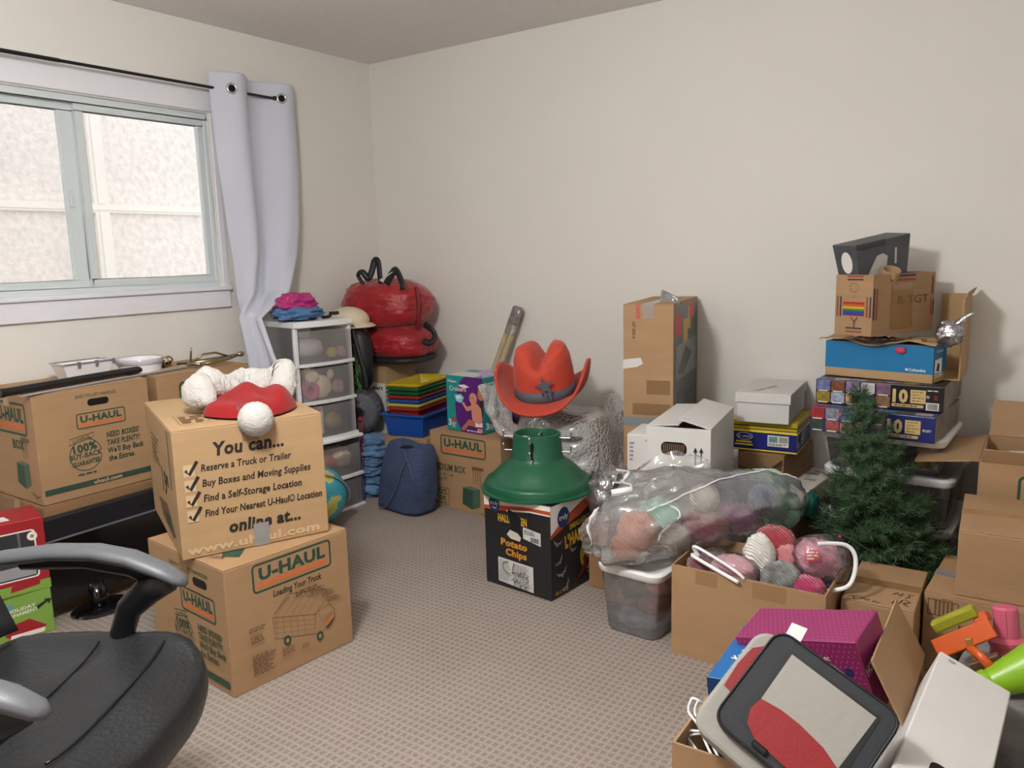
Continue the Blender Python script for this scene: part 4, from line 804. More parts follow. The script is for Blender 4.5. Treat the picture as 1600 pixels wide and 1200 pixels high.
MB().grid(lambda u, v: (.143*math.cos(2*math.pi*u), .145*math.sin(2*math.pi*u), -.006+.056*v), 48, 2, cu=True).build('band', FB, ht, smooth=True).modifiers.new('t','SOLIDIFY').thickness = .006
sm = MB(); sp = [((.045 if i%2 == 0 else .018)*math.cos(R(90+36*i)), (.045 if i%2 == 0 else .018)*math.sin(R(90+36*i))) for i in range(10)]; sm.M = Matrix.Translation((.035,-.143,.085)) @ Matrix.Rotation(R(90),4,'X') @ Matrix.Rotation(R(14),4,'Z'); sm.prism(sp, 0, .01); sm.build('star', FB, ht)
for dx in (.03,.05): MB().sweep([(dx,-.146,.065),(dx+.006,-.15,.045),(dx+.01,-.149,.02)], [.006,.007,.003], .002, n=6, side=(1,0,0)).build('band_tassel', FB, ht)

# halloween chips box with the tree stand
hw, hd, hh = .402, .329, .370
HB = mat('halloween_black', (32,32,36), .5); HO = mat('halloween_orange', (226,92,48), .5); HY = mat('halloween_yellow', (240,190,60), .5); HN = mat('halloween_navy', (38,60,120), .5); HGR = mat('halloween_gold', (196,178,60), .6); HGY = mat('bat_grey', (150,150,156), .6); HRD = mat('witch_red', (130,36,36), .6)
hx = carton('snack_box', 'black halloween potato chips box under the green tree stand', 'box', (-1.511,2.385), 85.0, hw, hd, 0, hh, HB, flaps=False)
f = faceAD(hx, hw, hd, hh); U = lambda a, b: (hd*a, hh*b)
f.poly([U(*p) for p in ((0,.86),(.3,.88),(.6,.915),(1,.92),(1,1),(0,1))], PW); f.poly([U(*p) for p in ((0,.83),(.3,.85),(.6,.89),(1,.905),(1,.955),(.6,.94),(.3,.905),(0,.87))], HO); f.poly([U(*p) for p in ((.35,.85),(.7,.895),(1,.9),(1,.915),(.7,.91),(.35,.87))], PW)
f.disc(*U(.165,.91), hd*.085, HN, ry=hh*.09); f.text('truly', hd*.165, hh*.895, hh*.045, PW, w=hd*.13, bold=.01); f.line([U(.14,.868),U(.17,.856),U(.2,.868)], .003, PW)
f.text('HALLOWEEN', hd*.44, hh*.735, hh*.075, HY, w=hd*.44, bold=.05, rot=.02)
f.poly([U(*p) for p in ((.37,.88),(.48,.86),(.58,.80),(.56,.70),(.60,.60),(.56,.545),(.40,.555),(.34,.60),(.36,.66),(.42,.69),(.40,.76))], HOLE); f.poly([U(*p) for p in ((.35,.60),(.40,.66),(.52,.64),(.57,.60),(.55,.555),(.41,.565))], mat('chips_inside', (206,200,186), .7))
f.poly([U(*p) for p in ((.60,.725),(.86,.70),(.86,.56),(.60,.60))], WCARD); f.scrawl(hd*.62,hh*.65,hd*.82,hh*.70,3,PK,seed=2)
for i in range(9): f.rect(hd*(.71+.014*i), hh*.585, hd*(.716+.014*i+.004*(i%2)), hh*.635, PK)
for dx, m_, bo_ in ((0,HO,.06),(0,HY,.02)): f.text('Potato', hd*.46, hh*.475, hh*.07, m_, w=hd*.40, bold=bo_, rot=-.02); f.text('Chips', hd*.49, hh*.375, hh*.07, m_, w=hd*.32, bold=bo_, rot=-.02)
f.poly([U(*p) for p in ((.21,.33),(.745,.315),(.745,.035),(.21,.06))], WCARD); f.scrawl(hd*.23,hh*.08,hd*.42,hh*.31,14,mat('fine_print', (150,150,150), .7),seed=5); f.scrawl(hd*.45,hh*.06,hd*.72,hh*.30,12,MATS['fine_print'],seed=6)
def pen(pts, w=.0025, m=PK): f.line(cr([Vector((*U(*p),0)) for p in pts], 5), w, m) if False else f.line([(p.x,p.y) for p in cr([(*U(*p),0) for p in pts], 5)], w, m)
pen([(.37,.30),(.30,.28),(.29,.23),(.34,.18),(.38,.17)]); pen([(.46,.31),(.44,.23),(.43,.18),(.47,.21),(.49,.18)]); pen([(.52,.22),(.53,.17),(.56,.22),(.57,.17)]); pen([(.61,.24),(.60,.16)]); pen([(.68,.20),(.64,.18),(.68,.15),(.64,.13)]); pen([(.42,.11),(.45,.13),(.47,.09),(.50,.13),(.52,.10),(.56,.12)]); pen([(.58,.085),(.55,.07),(.57,.05),(.55,.045)]); pen([(.66,.08),(.62,.07),(.65,.05),(.62,.04)]); f.build('printed_front')
f = faceAB(hx, hw, hd, hh); V = lambda a, b: (hw*a, hh*b)
f.poly([V(*p) for p in ((0,1),(1,1),(1,.97),(.6,.92),(.3,.82),(.0,.66))], PW); f.poly([V(*p) for p in ((0,.70),(.25,.84),(.5,.93),(.75,.975),(1,.975),(1,.93),(.75,.90),(.5,.80),(.25,.74),(0,.66))], HO)
for k in range(5): f.poly([V(*p) for p in ((.55+.06*k,.93-.03*k),(1,.955-.03*k),(.98,.945-.03*k),(.56+.06*k,.91-.03*k))], HO)
f.disc(*V(.20,.84), hw*.095, HN, ry=hh*.11); f.text('truly', hw*.20, hh*.82, hh*.055, PW, w=hw*.14, bold=.01)
f.text('EMBALLAGE DE', hw*.30, hh*.675, hh*.055, HY, w=hw*.36, align='l', rot=.10, bold=.03); f.text("L'HALLOWEEN", hw*.22, hh*.50, hh*.12, HY, w=hw*.70, align='l', rot=.10, bold=.07); f.text('Croustilles', hw*.52, hh*.46, hh*.04, HY, w=hw*.30, align='l', rot=.10)
f.disc(*V(.62,.33), hw*.16, HGR, ry=hh*.185); 
def bat(u, v, s, r=0):
    P = [(0,-.25),(.12,-.02),(.45,.02),(.9,.38),(.62,-.05),(.5,-.28),(.3,-.15),(.12,-.45),(0,-.5),(-.12,-.45),(-.3,-.15),(-.5,-.28),(-.62,-.05),(-.9,.38),(-.45,.02),(-.12,-.02)]; c, q = math.cos(r), math.sin(r)
    f.poly([(u+s*(x*c-y*q), v+s*(x*q+y*c)) for x, y in P], HGY)
for a in ((.10,.60,.035,-.3),(.12,.40,.034,.6),(.16,.26,.04,.2),(.22,.10,.036,.7),(.34,.46,.03,-.3),(.62,.12,.025,0),(.85,.60,.03,.2)): bat(hw*a[0], hh*a[1], a[2], a[3])
f.poly([V(*p) for p in ((.40,.10),(.50,.22),(.60,.28),(.70,.36),(.80,.34),(.72,.24),(.60,.20),(.50,.12))], HRD); f.poly([V(*p) for p in ((.5,.3),(.55,.33),(.6,.25),(.54,.2))], HRD); f.line([V(.34,-.0+.05),V(.56,.2),V(.8,.3)], .004, HRD)
for dx, m_ in ((0,HO),): f.text('60 x 15 g', hw*.05, hh*.045, hh*.035, HY, w=hw*.2, align='l'); 
f.build('printed_side')
f = faceTopAD(hx, hw, hd, hh); f.rect(0,0,hd,.004,PW); f.build('printed_edge')
SG = mat('stand_green', (30,104,72), .38, var=.05, vs=6); ts = thing('tree_stand', 'green plastic christmas tree stand on the halloween chips box', 'tree stand', (-1.685,2.572,.372))
MB().lathe([(.222,0),(.229,.004),(.229,.010),(.214,.013),(.212,.036),(.207,.044),(.196,.046),(.188,.052),(.168,.076),(.145,.098),(.122,.115),(.108,.126),(.103,.134),(.093,.226),(.086,.228),(.083,.222),(.094,.05),(.0,.03)], 56).build('cone', SG, ts, smooth=True, angle=.9)
for a in (-69, 111): 
    s = MB(); s.M = Matrix.Rotation(R(a),4,'Z'); s.box(.094,.1035,-.0045,.0045,.14,.205); s.build('slot', HOLE, ts)
for k, (a, z) in enumerate(((-69,.208),(21,.208),(111,.208),(201,.208),(-69,.152),(21,.152),(201,.152))):
    s = MB(); s.M = Matrix.Rotation(R(a),4,'Z'); s.sweep(cr([(.03 if z > .2 else .085,0,z),(.10,0,z),(.132,0,z),(.136,0,z+.004),(.138,0,z+.028)], 3), .0035, n=8); s.build('bolt', STEEL, ts, smooth=True)
MB().sweep(cr([(.1*math.cos(R(-69)),.1*math.sin(R(-69)),.14),(.112*math.cos(R(-69)),.112*math.sin(R(-69)),.125),(.116*math.cos(R(-67)),.116*math.sin(R(-67)),.112)],4), .003, n=6).build('hook', STEEL, ts)

# tall box, cartons, ornaments
TW = (.548,.213,1.08)
tb = carton('tall_box', 'tall narrow brown box wrapped with clear tape against the back wall', 'box', (-1.315,3.052), 101.7, TW[0], TW[1], 0, TW[2], CARD, seam='x', tapem=film('wide_tape', (220,220,225), .3, .1, .6))
f = faceAD(tb, *TW); f.text('LET SIDE A', .04, .97, .012, PK, w=.07, rot=-R(90)); f.build('printed_text'); f = faceAD(tb, *TW); f.text('CANON', .055, 1.05, .018, PRED, w=.06, rot=-R(90)); f.build('printed_text'); f = faceAD(tb, *TW); f.poly([(0,.845),(.075,.855),(.085,.83),(.06,.815),(-.004,.805)], WCARD); f.build('paper_label'); f = faceAD(tb, *TW)
f.rect(0,.56,.213,.60,mat('grey_strap', (130,136,138), .3)); f.build('grey_strap')
for q_ in ((.10,.70,.20,.76),(.04,.61,.20,.66)): f = faceAD(tb, *TW); f.rect(*q_, mat('tape_patch', (156,122,84), .3)); f.build('tape_patch')
f = faceAB(tb, *TW); f.rect(.01,.01,.54,1.07,mat('box_charcoal', (58,58,64), .3)); f.rect(.02,.92,.54,1.06,mat('box_dark', (30,28,32), .3))
for a in ((.03,.94,.16,1.03,PRED),(.20,.90,.30,1.0,HY),(.3,.95,.36,1.05,HY),(.34,1.0,.45,1.06,PRED),(.05,.75,.5,.90,mat('box_greys',(120,120,124),.3)),(.08,.2,.2,.7,mat('box_black',(18,18,22),.2)),(.25,.3,.42,.66,MATS['box_black']),(.42,.3,.46,.5,PW),(.3,.1,.5,.24,PRED)): f.rect(*a)
f.poly([(.08,.78),(.25,.88),(.4,.84),(.2,.76)], MATS['box_black']); f.build('printed_picture')
MB().sweep([(.1,.0,1.07),(.15,.08,1.10),(.3,.12,1.095),(.45,.15,1.085)], .03, .004, n=8).build('loose_tape', film('shiny_film', (240,240,245), .35), tb, smooth=True)

wc = open_carton('banker_box', 'white carton with long handle hole and two up arrows', 'box', (-1.006,2.67), 99, .45, .236, .331, .329, WCARD, flaps={'DC': (-86,.118), 'AB': (-76,.125)})
f = faceAD(wc, .45, .236, .329); f.rrect(.055,.225,.15,.275,.02,HOLE)
for i in range(11): f.line([(.062+.0075*i,.234),(.066+.0075*i,.268)], .004, PB)
for u in (.182,.203): f.line([(u,.195),(u,.25)], .004, PK); f.poly([(u-.008,.243),(u+.008,.243),(u,.262)], PK)
f.rect(.174,.186,.212,.19,PK); f.rect(.085,.0,.125,.21,mat('beige_tape', (205,200,188), .3)); f.build('printed_marks')
MB().box(.0,.45,.075,.1,.3345,.335).build('tape', DUCT, wc) if False else None
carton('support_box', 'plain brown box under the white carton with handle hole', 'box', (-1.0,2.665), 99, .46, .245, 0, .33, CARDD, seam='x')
lw_ = carton('white_box', 'narrow white box standing left of the white carton', 'box', (-1.262,2.70), 99, .20, .085, 0, .607, WCARD, flaps=False)
f = faceAD(lw_, .2, .085, .607); f.scrawl(.01,.50,.03,.58,5,DUCT); f.text('2', .075, .585, .015, PK, rot=-1.2); f.build('printed_text')
# bag of silver ornaments
SIL = mat('silver_ball', (214,214,218), .12, 1, bump=.2, bs=30)
ORN = [(-1.455,2.70,.385),(-1.405,2.73,.39),(-1.43,2.66,.345),(-1.37,2.69,.34),(-1.40,2.62,.30),(-1.48,2.74,.35),(-1.36,2.76,.385),(-1.44,2.76,.40)]
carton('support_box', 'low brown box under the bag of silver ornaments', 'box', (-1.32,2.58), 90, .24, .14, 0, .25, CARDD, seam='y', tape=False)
ob0 = None
for i, p in enumerate(ORN):
    if ob0 is None:
        ob0 = thing('bauble', 'small shiny silver bauble inside the clear ornament bag', 'bauble', p, 0, 'silver baubles in clear bag'); MB().ball((0,0,0), .029, 20, 12).build('ball', SIL, ob0, smooth=True); MB().lathe([(0,.027),(.007,.027),(.007,.036),(0,.036)], 10).build('cap', STEEL, ob0)
    else:
        c = ob0.copy(); COL.objects.link(c); c.location = p; c.rotation_euler = (i*.7,i*.9,i)
        for chd in ob0.children: link_copy(chd, c)
BAGF = film('bag_film', (232,232,236), .16, .12, .6, bump=1, bs=22)
ob_ = softbox(MB(), (-1.415,2.70,.355), (.105,.11,.10), e=2.4, amp=.22, s=9, seed=3, nu=40, nv=24).build('ornament_bag', BAGF, None, smooth=True); tag(ob_, 'clear plastic bag of silver baubles behind the halloween box', 'bag')
# ================================================================ right side stacks along the back wall
sx = carton('shoe_box', 'white shoe box on the yellow lidded shoe box', 'shoe box', (-.887,3.225), 95.9, .385, .211, .583, .095, WCARD, flaps=False)
MB().box(-.006,.391,-.006,.217,.083,.125).build('lid', WCARD, sx, bevel=.002); f = Face(sx, (-.006,.217,.125), (0,-1,0), (1,0,0)); f.text('NINE WEST', .11, .13, .02, mat('print_greyish', (130,130,130), .6), w=.17, rot=1.2); f.build('printed_text')
YB_ = mat('box_yellow', (240,206,20), .4); BB_ = mat('box_royal', (34,44,140), .4)
sc_ = carton('shoe_box', 'royal blue shoe box with yellow lid under the white shoe box', 'shoe box', (-.865,3.262), 94.5, .30, .275, .452, .10, BB_, flaps=False)
MB().box(-.004,.304,-.004,.279,.095,.13).build('lid', YB_, sc_, bevel=.002); YL = mat('print_yellow', (236,210,60), .5)
for fc, w_ in ((Face(sc_,(-.004,.279,0),(0,-1,0),(0,0,1)), .283), (Face(sc_,(0,-.004,0),(1,0,0),(0,0,1)), .30)):
    fc.rect(0,.083,w_,.093,YL); fc.rect(0,.107,w_,.112,PK); fc.rect(0,.004,w_,.010,YL)
    if w_ < .29:
        fc.disc(.07,.063,.034,PW,ry=.016); fc.disc(.07,.063,.031,BB_,ry=.0135); fc.text("dr. scholl's", .07, .058, .010, PW, w=.052); fc.rect(.035,.036,.10,.043,YL); fc.rect(.03,.024,.105,.031,YL)
        fc.rect(.165,.028,.25,.075,PW); fc.rect(.170,.045,.205,.07,mat('label_blue', (120,170,210), .5)); fc.poly([(.172,.05),(.18,.062),(.19,.055),(.20,.066),(.203,.05)], mat('label_green', (110,150,110), .5))
        for i in range(7): fc.rect(.213+.005*i,.046,.2155+.005*i,.07,PK)
        fc.scrawl(.17,.031,.245,.042,2,PK)
    else: fc.disc(.10,.05,.03,PW,ry=.024); fc.disc(.10,.05,.027,BB_,ry=.021); fc.text('dr.', .10, .045, .012, PW, w=.03)
    fc.build('printed_label')
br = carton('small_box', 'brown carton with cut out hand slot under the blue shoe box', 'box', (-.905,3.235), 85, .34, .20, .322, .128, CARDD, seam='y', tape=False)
f = faceAD(br, .34, .20, .128); f.text('Product of Hong Kong', .09, .112, .006, PB, w=.07); f.poly([(.005,.06),(.055,.055),(.07,.048),(.10,.048),(.115,.07),(.16,.068),(.195,.085),(.195,.11),(.19,.045),(.1,.03),(.0,.05)], mat('cut_line', (120,88,56), .8)); f.build('printed_text')
gm_ = carton('game_box', 'flat old white board game box lettered A Family Game', 'game box', (-.80,3.19), 86, .40, .225, .245, .074, mat('aged_white', (222,216,202), .6, var=.05), flaps=False)
f = faceAD(gm_, .4, .225, .074); f.rect(.05,.02,.085,.066,HO); f.text('E', .0675, .03, .026, PW, w=.02, bold=.03); f.text('A', .135, .052, .010, PK); f.text('Family Game', .10, .033, .012, PK, w=.075, align='l'); f.rect(0,0,.225,.014,PK); f.text('CTOC', .09, .002, .010, PW, w=.06); f.build('printed_text')
f = faceTopAD(gm_, .4, .225, .074); f.scrawl(.02,.03,.2,.36,7,mat('faded_print', (170,160,146), .7)); f.build('printed_text')
tag(cloth('green_cloth', 'teal green cloth hanging over the end of the board game box', (-.775,3.17,.275), (.028,.04,.055), R(0), mat('teal_cloth', (14,110,92), .7, bump=.4, bs=50), 7, .25), 'teal green cloth hanging over the end of the board game box', 'cloth')
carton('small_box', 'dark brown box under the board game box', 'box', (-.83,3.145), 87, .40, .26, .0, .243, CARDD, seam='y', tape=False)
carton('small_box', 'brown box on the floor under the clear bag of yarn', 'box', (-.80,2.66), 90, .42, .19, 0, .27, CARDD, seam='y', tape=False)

# stacked clear bins with white lids behind the tree
def clear_bin(name, label, A, th, w, d, z0, h, lid=.022, taper=.02, m=None):
    r = thing(name, label, 'storage bin', (A[0],A[1],z0), R(th)); b = MB(); b.M = Matrix.Translation((w/2,d/2,0)); s = taper; m = m or CLEAR
    P = lambda x, y, z, q: [(*p, z) for p in Face(r,(0,0,0),(1,0,0),(0,1,0)).rr(-x,-y,x,y,q,3)]
    loops = [P(w/2-s,d/2-s,.003,.03), P(w/2-s*.9,d/2-s*.9,.012,.03), P(w/2-.004,d/2-.004,h-lid,.03)]; n = len(loops[0])
    b.add(sum(loops, []), [tuple(range(n-1,-1,-1))]+[(j*n+i, j*n+(i+1)%n, (j+1)*n+(i+1)%n, (j+1)*n+i) for j in range(2) for i in range(n)]); b.build('tub', m, r, smooth=True, angle=.5)
    l = MB(); l.M = Matrix.Translation((w/2,d/2,0)); L_ = [P(w/2,d/2,h-lid-.008,.035), P(w/2+.006,d/2+.006,h-lid,.04), P(w/2+.008,d/2+.008,h-.006,.04), P(w/2+.002,d/2+.002,h,.035), P(w/2-.014,d/2-.014,h,.03), P(w/2-.02,d/2-.02,h-.007,.03)]
    l.add(sum(L_, []), [(j*n+i, j*n+(i+1)%n, (j+1)*n+(i+1)%n, (j+1)*n+i) for j in range(5) for i in range(n)]+[tuple(range(5*n,6*n))]); l.build('lid', WHITEP, r, smooth=True, angle=.9)
    return r
clear_bin('storage_bin', 'lowest clear bin with white lid behind the christmas tree', (-.285,3.135), 88, .44, .44, 0, .262)
clear_bin('storage_bin', 'middle clear bin with white lid behind the christmas tree', (-.285,3.13), 88, .44, .44, .264, .192)
clear_bin('storage_bin', 'upper clear bin with white lid under the puzzle boxes', (-.32,3.15), 88, .42, .42, .458, .138)
for nm, lb, p, r_, c in (('craft_bundle','dark craft bundle in the upper clear bin',(-.50,3.33,.505),(.10,.12,.04),(70,56,50)),('craft_bundle','yellow craft bundle in the upper clear bin',(-.385,3.27,.51),(.035,.09,.045),(190,150,40)),('craft_bundle','pale craft bundle in the middle clear bin',(-.50,3.33,.345),(.15,.14,.065),(150,140,136)),('craft_bundle','dark craft bundle in the lowest clear bin',(-.50,3.34,.11),(.15,.14,.09),(80,76,80))):
    tag(cloth(nm, lb, p, r_, 0, mat('craft_%d' % c[0], c, .9, var=.3, vs=14), c[1], .25), lb, 'bundle')
GOLD = mat('puzzle_gold', (226,196,132), .45); PIC = [mat('pic_%d' % i, c, .4, var=.45, vs=60) for i, c in enumerate(((110,120,170),(150,84,60),(130,110,150),(180,180,180),(120,90,110),(170,150,50),(150,160,180),(200,160,110),(60,60,80),(150,110,80)))]; PIC2 = [mat('picb_%d' % i, c, .4, var=.45, vs=60) for i, c in enumerate(((190,44,40),(130,136,150),(90,130,180),(70,70,74),(130,90,80),(50,66,56),(190,90,90),(200,130,120),(190,150,160),(120,100,130)))]
for nm, lb, A, th, w, d, z0, h, bm_, pc_, blue in (('puzzle_box','lower blue ten puzzle box with picture grid',(-.343,3.079),85.8,.432,.434,.598,.095,mat('puzzle_blue',(40,52,130),.35),PIC2,1),('puzzle_box','upper black ten puzzle box with picture grid',(-.331,3.172),88.3,.434,.446,.694,.094,mat('puzzle_black',(22,20,24),.35),PIC,0)):
    pz = carton(nm, lb, 'puzzle box', A, th, w, d, z0, h, bm_, flaps=False); f = faceAD(pz, w, d, h)
    for i in range(5):
        for j in range(2): f.rect(.004+.054*i, .006+.045*j, .053+.054*i, .046+.045*j, pc_[i+5*(1-j)]); f.rect(.01+.054*i,.003+.045*j,.045+.054*i,.007+.045*j,PW)
    f.poly([(.33-.05,.03),(.30,.03),(.30,.03)], GOLD); f.text('10', .277, .030, .045, GOLD, w=.052, align='l', bold=.05); f.rect(.337,.028,.388,.078,GOLD)
    for j in range(4): f.scrawl(.343,.034+.011*j,.384,.040+.011*j,1,mat('gold_print',(150,110,60),.6),seed=j)
    f.rrect(.275,.012,.382,.023,.004,GOLD); f.scrawl(.285,.014,.375,.021,1,PK,seed=9)
    if blue: f.scrawl(.395,.04,.425,.05,2,PW)
    else:
        f.rect(.39,.006,.432,.034,PW)
        for i in range(12): f.rect(.395+.0028*i,.009,.3965+.0028*i,.031,PK)
        f.scrawl(.393,.075,.43,.082,1,PW); f.disc(.395,.055,.006,HGY); f.rect(.415,.045,.428,.062,HRD)
    f.build('printed_pictures'); f = faceAB(pz, w, d, h); f.rect(0,0,w,h,mat('puzzle_side',(120,112,104),.5,var=.35,vs=20)); f.build('printed_pictures')
    f = faceTopAD(pz, w, d, h)
    for i in range(7): f.rect(.004+.06*i,.004,.06+.06*i,.05,pc_[(i*3)%10])
    f.build('printed_pictures')
# kraft open box, blue shoe box, rainbow box, painted grey box, foil
kb = thing('open_box', 'upright open kraft box end behind the rainbow box', 'box', (-.30,3.33,.79), R(90))
MB().box(0,.27,0,.005,0,.31).build('side_wall', CARDL, kb); MB().box(.265,.27,.005,.105,0,.31).build('back_wall', CARDL, kb); MB().box(0,.265,.005,.105,0,.005).build('bottom', CARDL, kb)
MB().hexa([(.0,-.004,.31),(.27,-.004,.31),(.27,.002,.31),(.0,.002,.31)],[(.01,-.012,.33),(.26,-.016,.335),(.26,-.012,.335),(.01,-.008,.33)]).build('flap', CARDL, kb)
CBL = mat('shoe_blue', (20,140,205), .45)
cb_ = carton('shoe_box', 'bright blue and tan shoe box on the puzzle boxes', 'shoe box', (-.376,3.215), 79.4, .135, .40, .79, .139, CARDL, flaps=False)
f = faceAD(cb_, .135, .40, .139); f.rect(0,.034,.4,.139,CBL); f.text('Columbia', .345, .042, .011, PW, w=.06); f.poly([(.302,.047),(.308,.053),(.314,.047),(.308,.041)], PW); f.build('printed_logo')
f = faceAB(cb_, .135, .4, .139); f.rect(0.004,.034,.135,.139,CBL); f.poly([(.015,.02),(.09,.02),(.09,.09),(.015,.085)], PW); f.poly([(.03,.045),(.06,.04),(.065,.065),(.045,.075)], PK); f.scrawl(.02,.022,.085,.038,2,PK); f.text('Columbia', .06, .112, .011, PW, w=.07); f.rect(0,0,.004,.139,PK); f.build('printed_label')
ft = MB(); ft.grid(lambda u, v: (-.02+.175*v, -.01+.43*u, .142+.010*math.sin(u*9)+.012*nz(u*5,v*3,0,1.6,3)+.004), 24, 8); o_ = ft.build('lid_board', CARDL, cb_, smooth=True); o_.modifiers.new('t','SOLIDIFY').thickness = .004
FOIL = mat('foil', (214,214,218), .18, 1, bump=2, bs=60)
MB().grid(lambda u, v: (-.012+.05*v, .03+.27*u, .152+.012*nz(u*9,v*4,0,1.5,4)+.006), 40, 6).build('foil_strip', FOIL, cb_, smooth=True)
softbox(MB(), (-.006,.115,.118), (.006,.018,.012), amp=.1).build('pink_pompom', mat('neon_pink', (236,70,110), .6), cb_, smooth=True)
rb_ = open_carton('rainbow_box', 'brown open box with a hand drawn rainbow flag', 'box', (-.575,3.127), 65.0, .375, .158, .965, .225, CARD, flaps={})
RC = [mat('rainbow_%d' % i, c, .6) for i, c in enumerate(((206,50,40),(232,110,40),(236,204,60),(70,150,60),(50,80,180),(120,60,150)))]; INK = mat('marker_navy', (48,46,76), .6); INR = mat('marker_red', (190,70,40), .6); PEN = mat('pencil', (128,94,64), .7)
f = faceAD(rb_, .375, .158, .225)
for i in range(6): f.rect(.035,.125-.0085*(i+1),.125,.125-.0085*i,RC[i])
for v, m_ in ((.205,INK),(.217,INR),(.012,INR),(.025,INK)): f.rect(.05,v,.118,v+.005,m_)
for u, m_ in ((.008,INR),(.022,INK),(.134,INR),(.148,INK)): f.rect(u,.07,u+.005,.145,m_)
f.circ(.08,.178,.018,.0016,PEN); f.text('Y', .085, .03, .04, PEN, w=.035, bold=0); f.rect(.075,.143,.085,.1445,PEN); f.build('hand_drawing')
f = faceAB(rb_, .375, .158, .225)
for v, m_ in ((.214,INK),(.198,INR)): f.rect(.10,v,.25,v+.007,m_)
for v, m_ in ((.028,INK),(.04,PEN)): f.rect(.12,v,.24,v+.006,m_)
for u, m_ in ((.004,INK),(.02,INR)): f.rect(u,.06,u+.007,.175,m_)
for u, v0, v1, m_ in ((.355,.14,.21,INK),(.365,.06,.12,INK),(.35,.06,.12,INR)): f.rect(u,v0,u+.006,v1,m_)
f.rect(.11,.02,.235,.19,TAPE); f.text('B-TGT', .24, .112, .03, PEN, w=.19, bold=0); f.build('hand_drawing')
GRY = mat('grey_paint', (78,80,86), .55, var=.18, vs=16)
gy = thing('painted_box', 'dark grey painted box with a round white patch in the rainbow box', 'box', (-.63,3.185,1.01)); gy.rotation_euler = (Matrix.Rotation(R(58),3,'Z') @ Matrix.Rotation(R(3),3,'X') @ Matrix.Rotation(R(-9),3,'Y')).to_euler()
MB().hexa([(.03,.012,0),(.245,.012,0),(.245,.085,0),(.03,.085,0)],[(-.006,-.002,.29),(.272,-.002,.29),(.272,.112,.29),(-.006,.112,.29)]).build('body', GRY, gy, bevel=.003); MB().box(.0,.14,-.005,.003,.274,.292).build('tape_edge', mat('grey_paint2', (56,58,64), .5), gy, bevel=.001)
f = Face(gy, (.030,.085,0), (0,-1,0), (-.036,0,.29)); f.disc(.036,.225,.026,PW,ry=.042); f.build('white_patch')
f = Face(gy, (0,.012,0), (1,0,0), (0,-.014,.29)); f.poly([(.04,.14),(.07,.19),(.10,.235),(.13,.24),(.155,.225),(.15,.19),(.18,.17),(.19,.14)], mat('torn_paper', (196,192,186), .8)); f.rect(.19,.19,.2,.25,MATS['torn_paper']); f.build('torn_paper')
tr_ = thing('paper_roll', 'brown cardboard tube end in the rainbow box', 'tube', (-.545,3.255,1.175)); tr_.rotation_euler = (R(24),R(8),R(20))
MB().lathe([(.022,-.10),(.026,-.10),(.034,.035),(.029,.035),(.021,-.1)], 20).build('tube', CARDL, tr_, smooth=True, angle=.7)
fo = softbox(MB(), (0,0,.04), (.045,.035,.045), e=2, amp=.3, s=14, seed=5).sweep(cr([(.02,0,.07),(.05,0,.10),(.075,0,.115)],4), [.012]*4+[.007]*4+[.004], n=8).build('foil_packet', mat('foil2', (200,200,206), .25, 1, bump=1.5, bs=50), None, smooth=True); fo.location = (-.335,3.24,.935); tag(fo, 'crumpled silver foil packet on the blue shoe box', 'foil')

# ---------------------------------------------------------------- boxes at the right edge
ro = open_carton('moving_box', 'open brown moving box with raised flaps by the back wall', 'box', (.22,3.045), 91, .44, .42, 0, .565, CARD, flaps={'DC': (98,.20), 'AD': (28,.055), 'BC': (22,.14)})
f = faceAD(ro, .44, .42, .565); uhaul(f, .115,.40,.35,.53); f.build()
tag(cloth('tissue_paper', 'crumpled white tissue paper in the open moving box', (.02,3.25,.50), (.17,.16,.055), 0, mat('tissue', (236,234,236), .7, bump=1, bs=30), 21, .45), 'crumpled white tissue paper in the open moving box', 'paper')
rbx = carton('carton', 'plain brown taped box on the right, in front of the open moving box', 'box', (.20,2.61), 93.3, .40, .41, .256, .205, CARD, seam='y', tapem=mat('tan_tape', (190,150,104), .3))
ffb = carton('carton', 'brown box with handwriting and barcode print under the plain taped box', 'box', (.11,2.555), 87, .36, .40, 0, .255, CARD, seam='y', tapem=DUCT)
f = faceAD(ffb, .36, .40, .255); f.frame(.012,.185,.095,.235,.002,.002,PK)
for i in range(5): f.rect(.03+.011*i,.187,.036+.011*i,.233,PB)
f.scrawl(.05,.237,.08,.243,1,PB); f.build('printed_label')
f = faceTopAD(ffb, .36, .40, .255); f.line([(p.x,p.y) for p in cr([(.09,.03,0),(.10,.06,0),(.085,.08,0),(.10,.10,0),(.085,.12,0),(.10,.14,0)],5)], .0025, PK); f.line([(p.x,p.y) for p in cr([(.115,.06,0),(.12,.09,0),(.105,.11,0),(.12,.13,0)],5)], .0025, PK); f.build('handwriting')
ggb = carton('carton', 'brown taped box with black handwriting between yarn box and barcode box', 'box', (-.292,2.41), 91.5, .34, .20, 0, .25, CARD, seam='y')
f = faceTopAD(ggb, .34, .20, .25)
for pts in ([(.015,.02),(.03,.035),(.05,.04)],[(.03,.035),(.035,.01)],[(.05,.02),(.06,.03),(.07,.018),(.075,.03)],[(.085,.012),(.09,.025),(.10,.015),(.105,.02)],[(.13,.10),(.14,.115),(.15,.10),(.155,.12)],[(.135,.03),(.145,.06),(.15,.035),(.16,.07)],[(.18,.03),(.165,.045),(.18,.06),(.165,.075)],[(.165,.09),(.175,.10),(.17,.115),(.185,.12)]): f.line([(p.x,p.y) for p in cr([(*q,0) for q in pts],5)], .0028, PK)
f.build('handwriting')
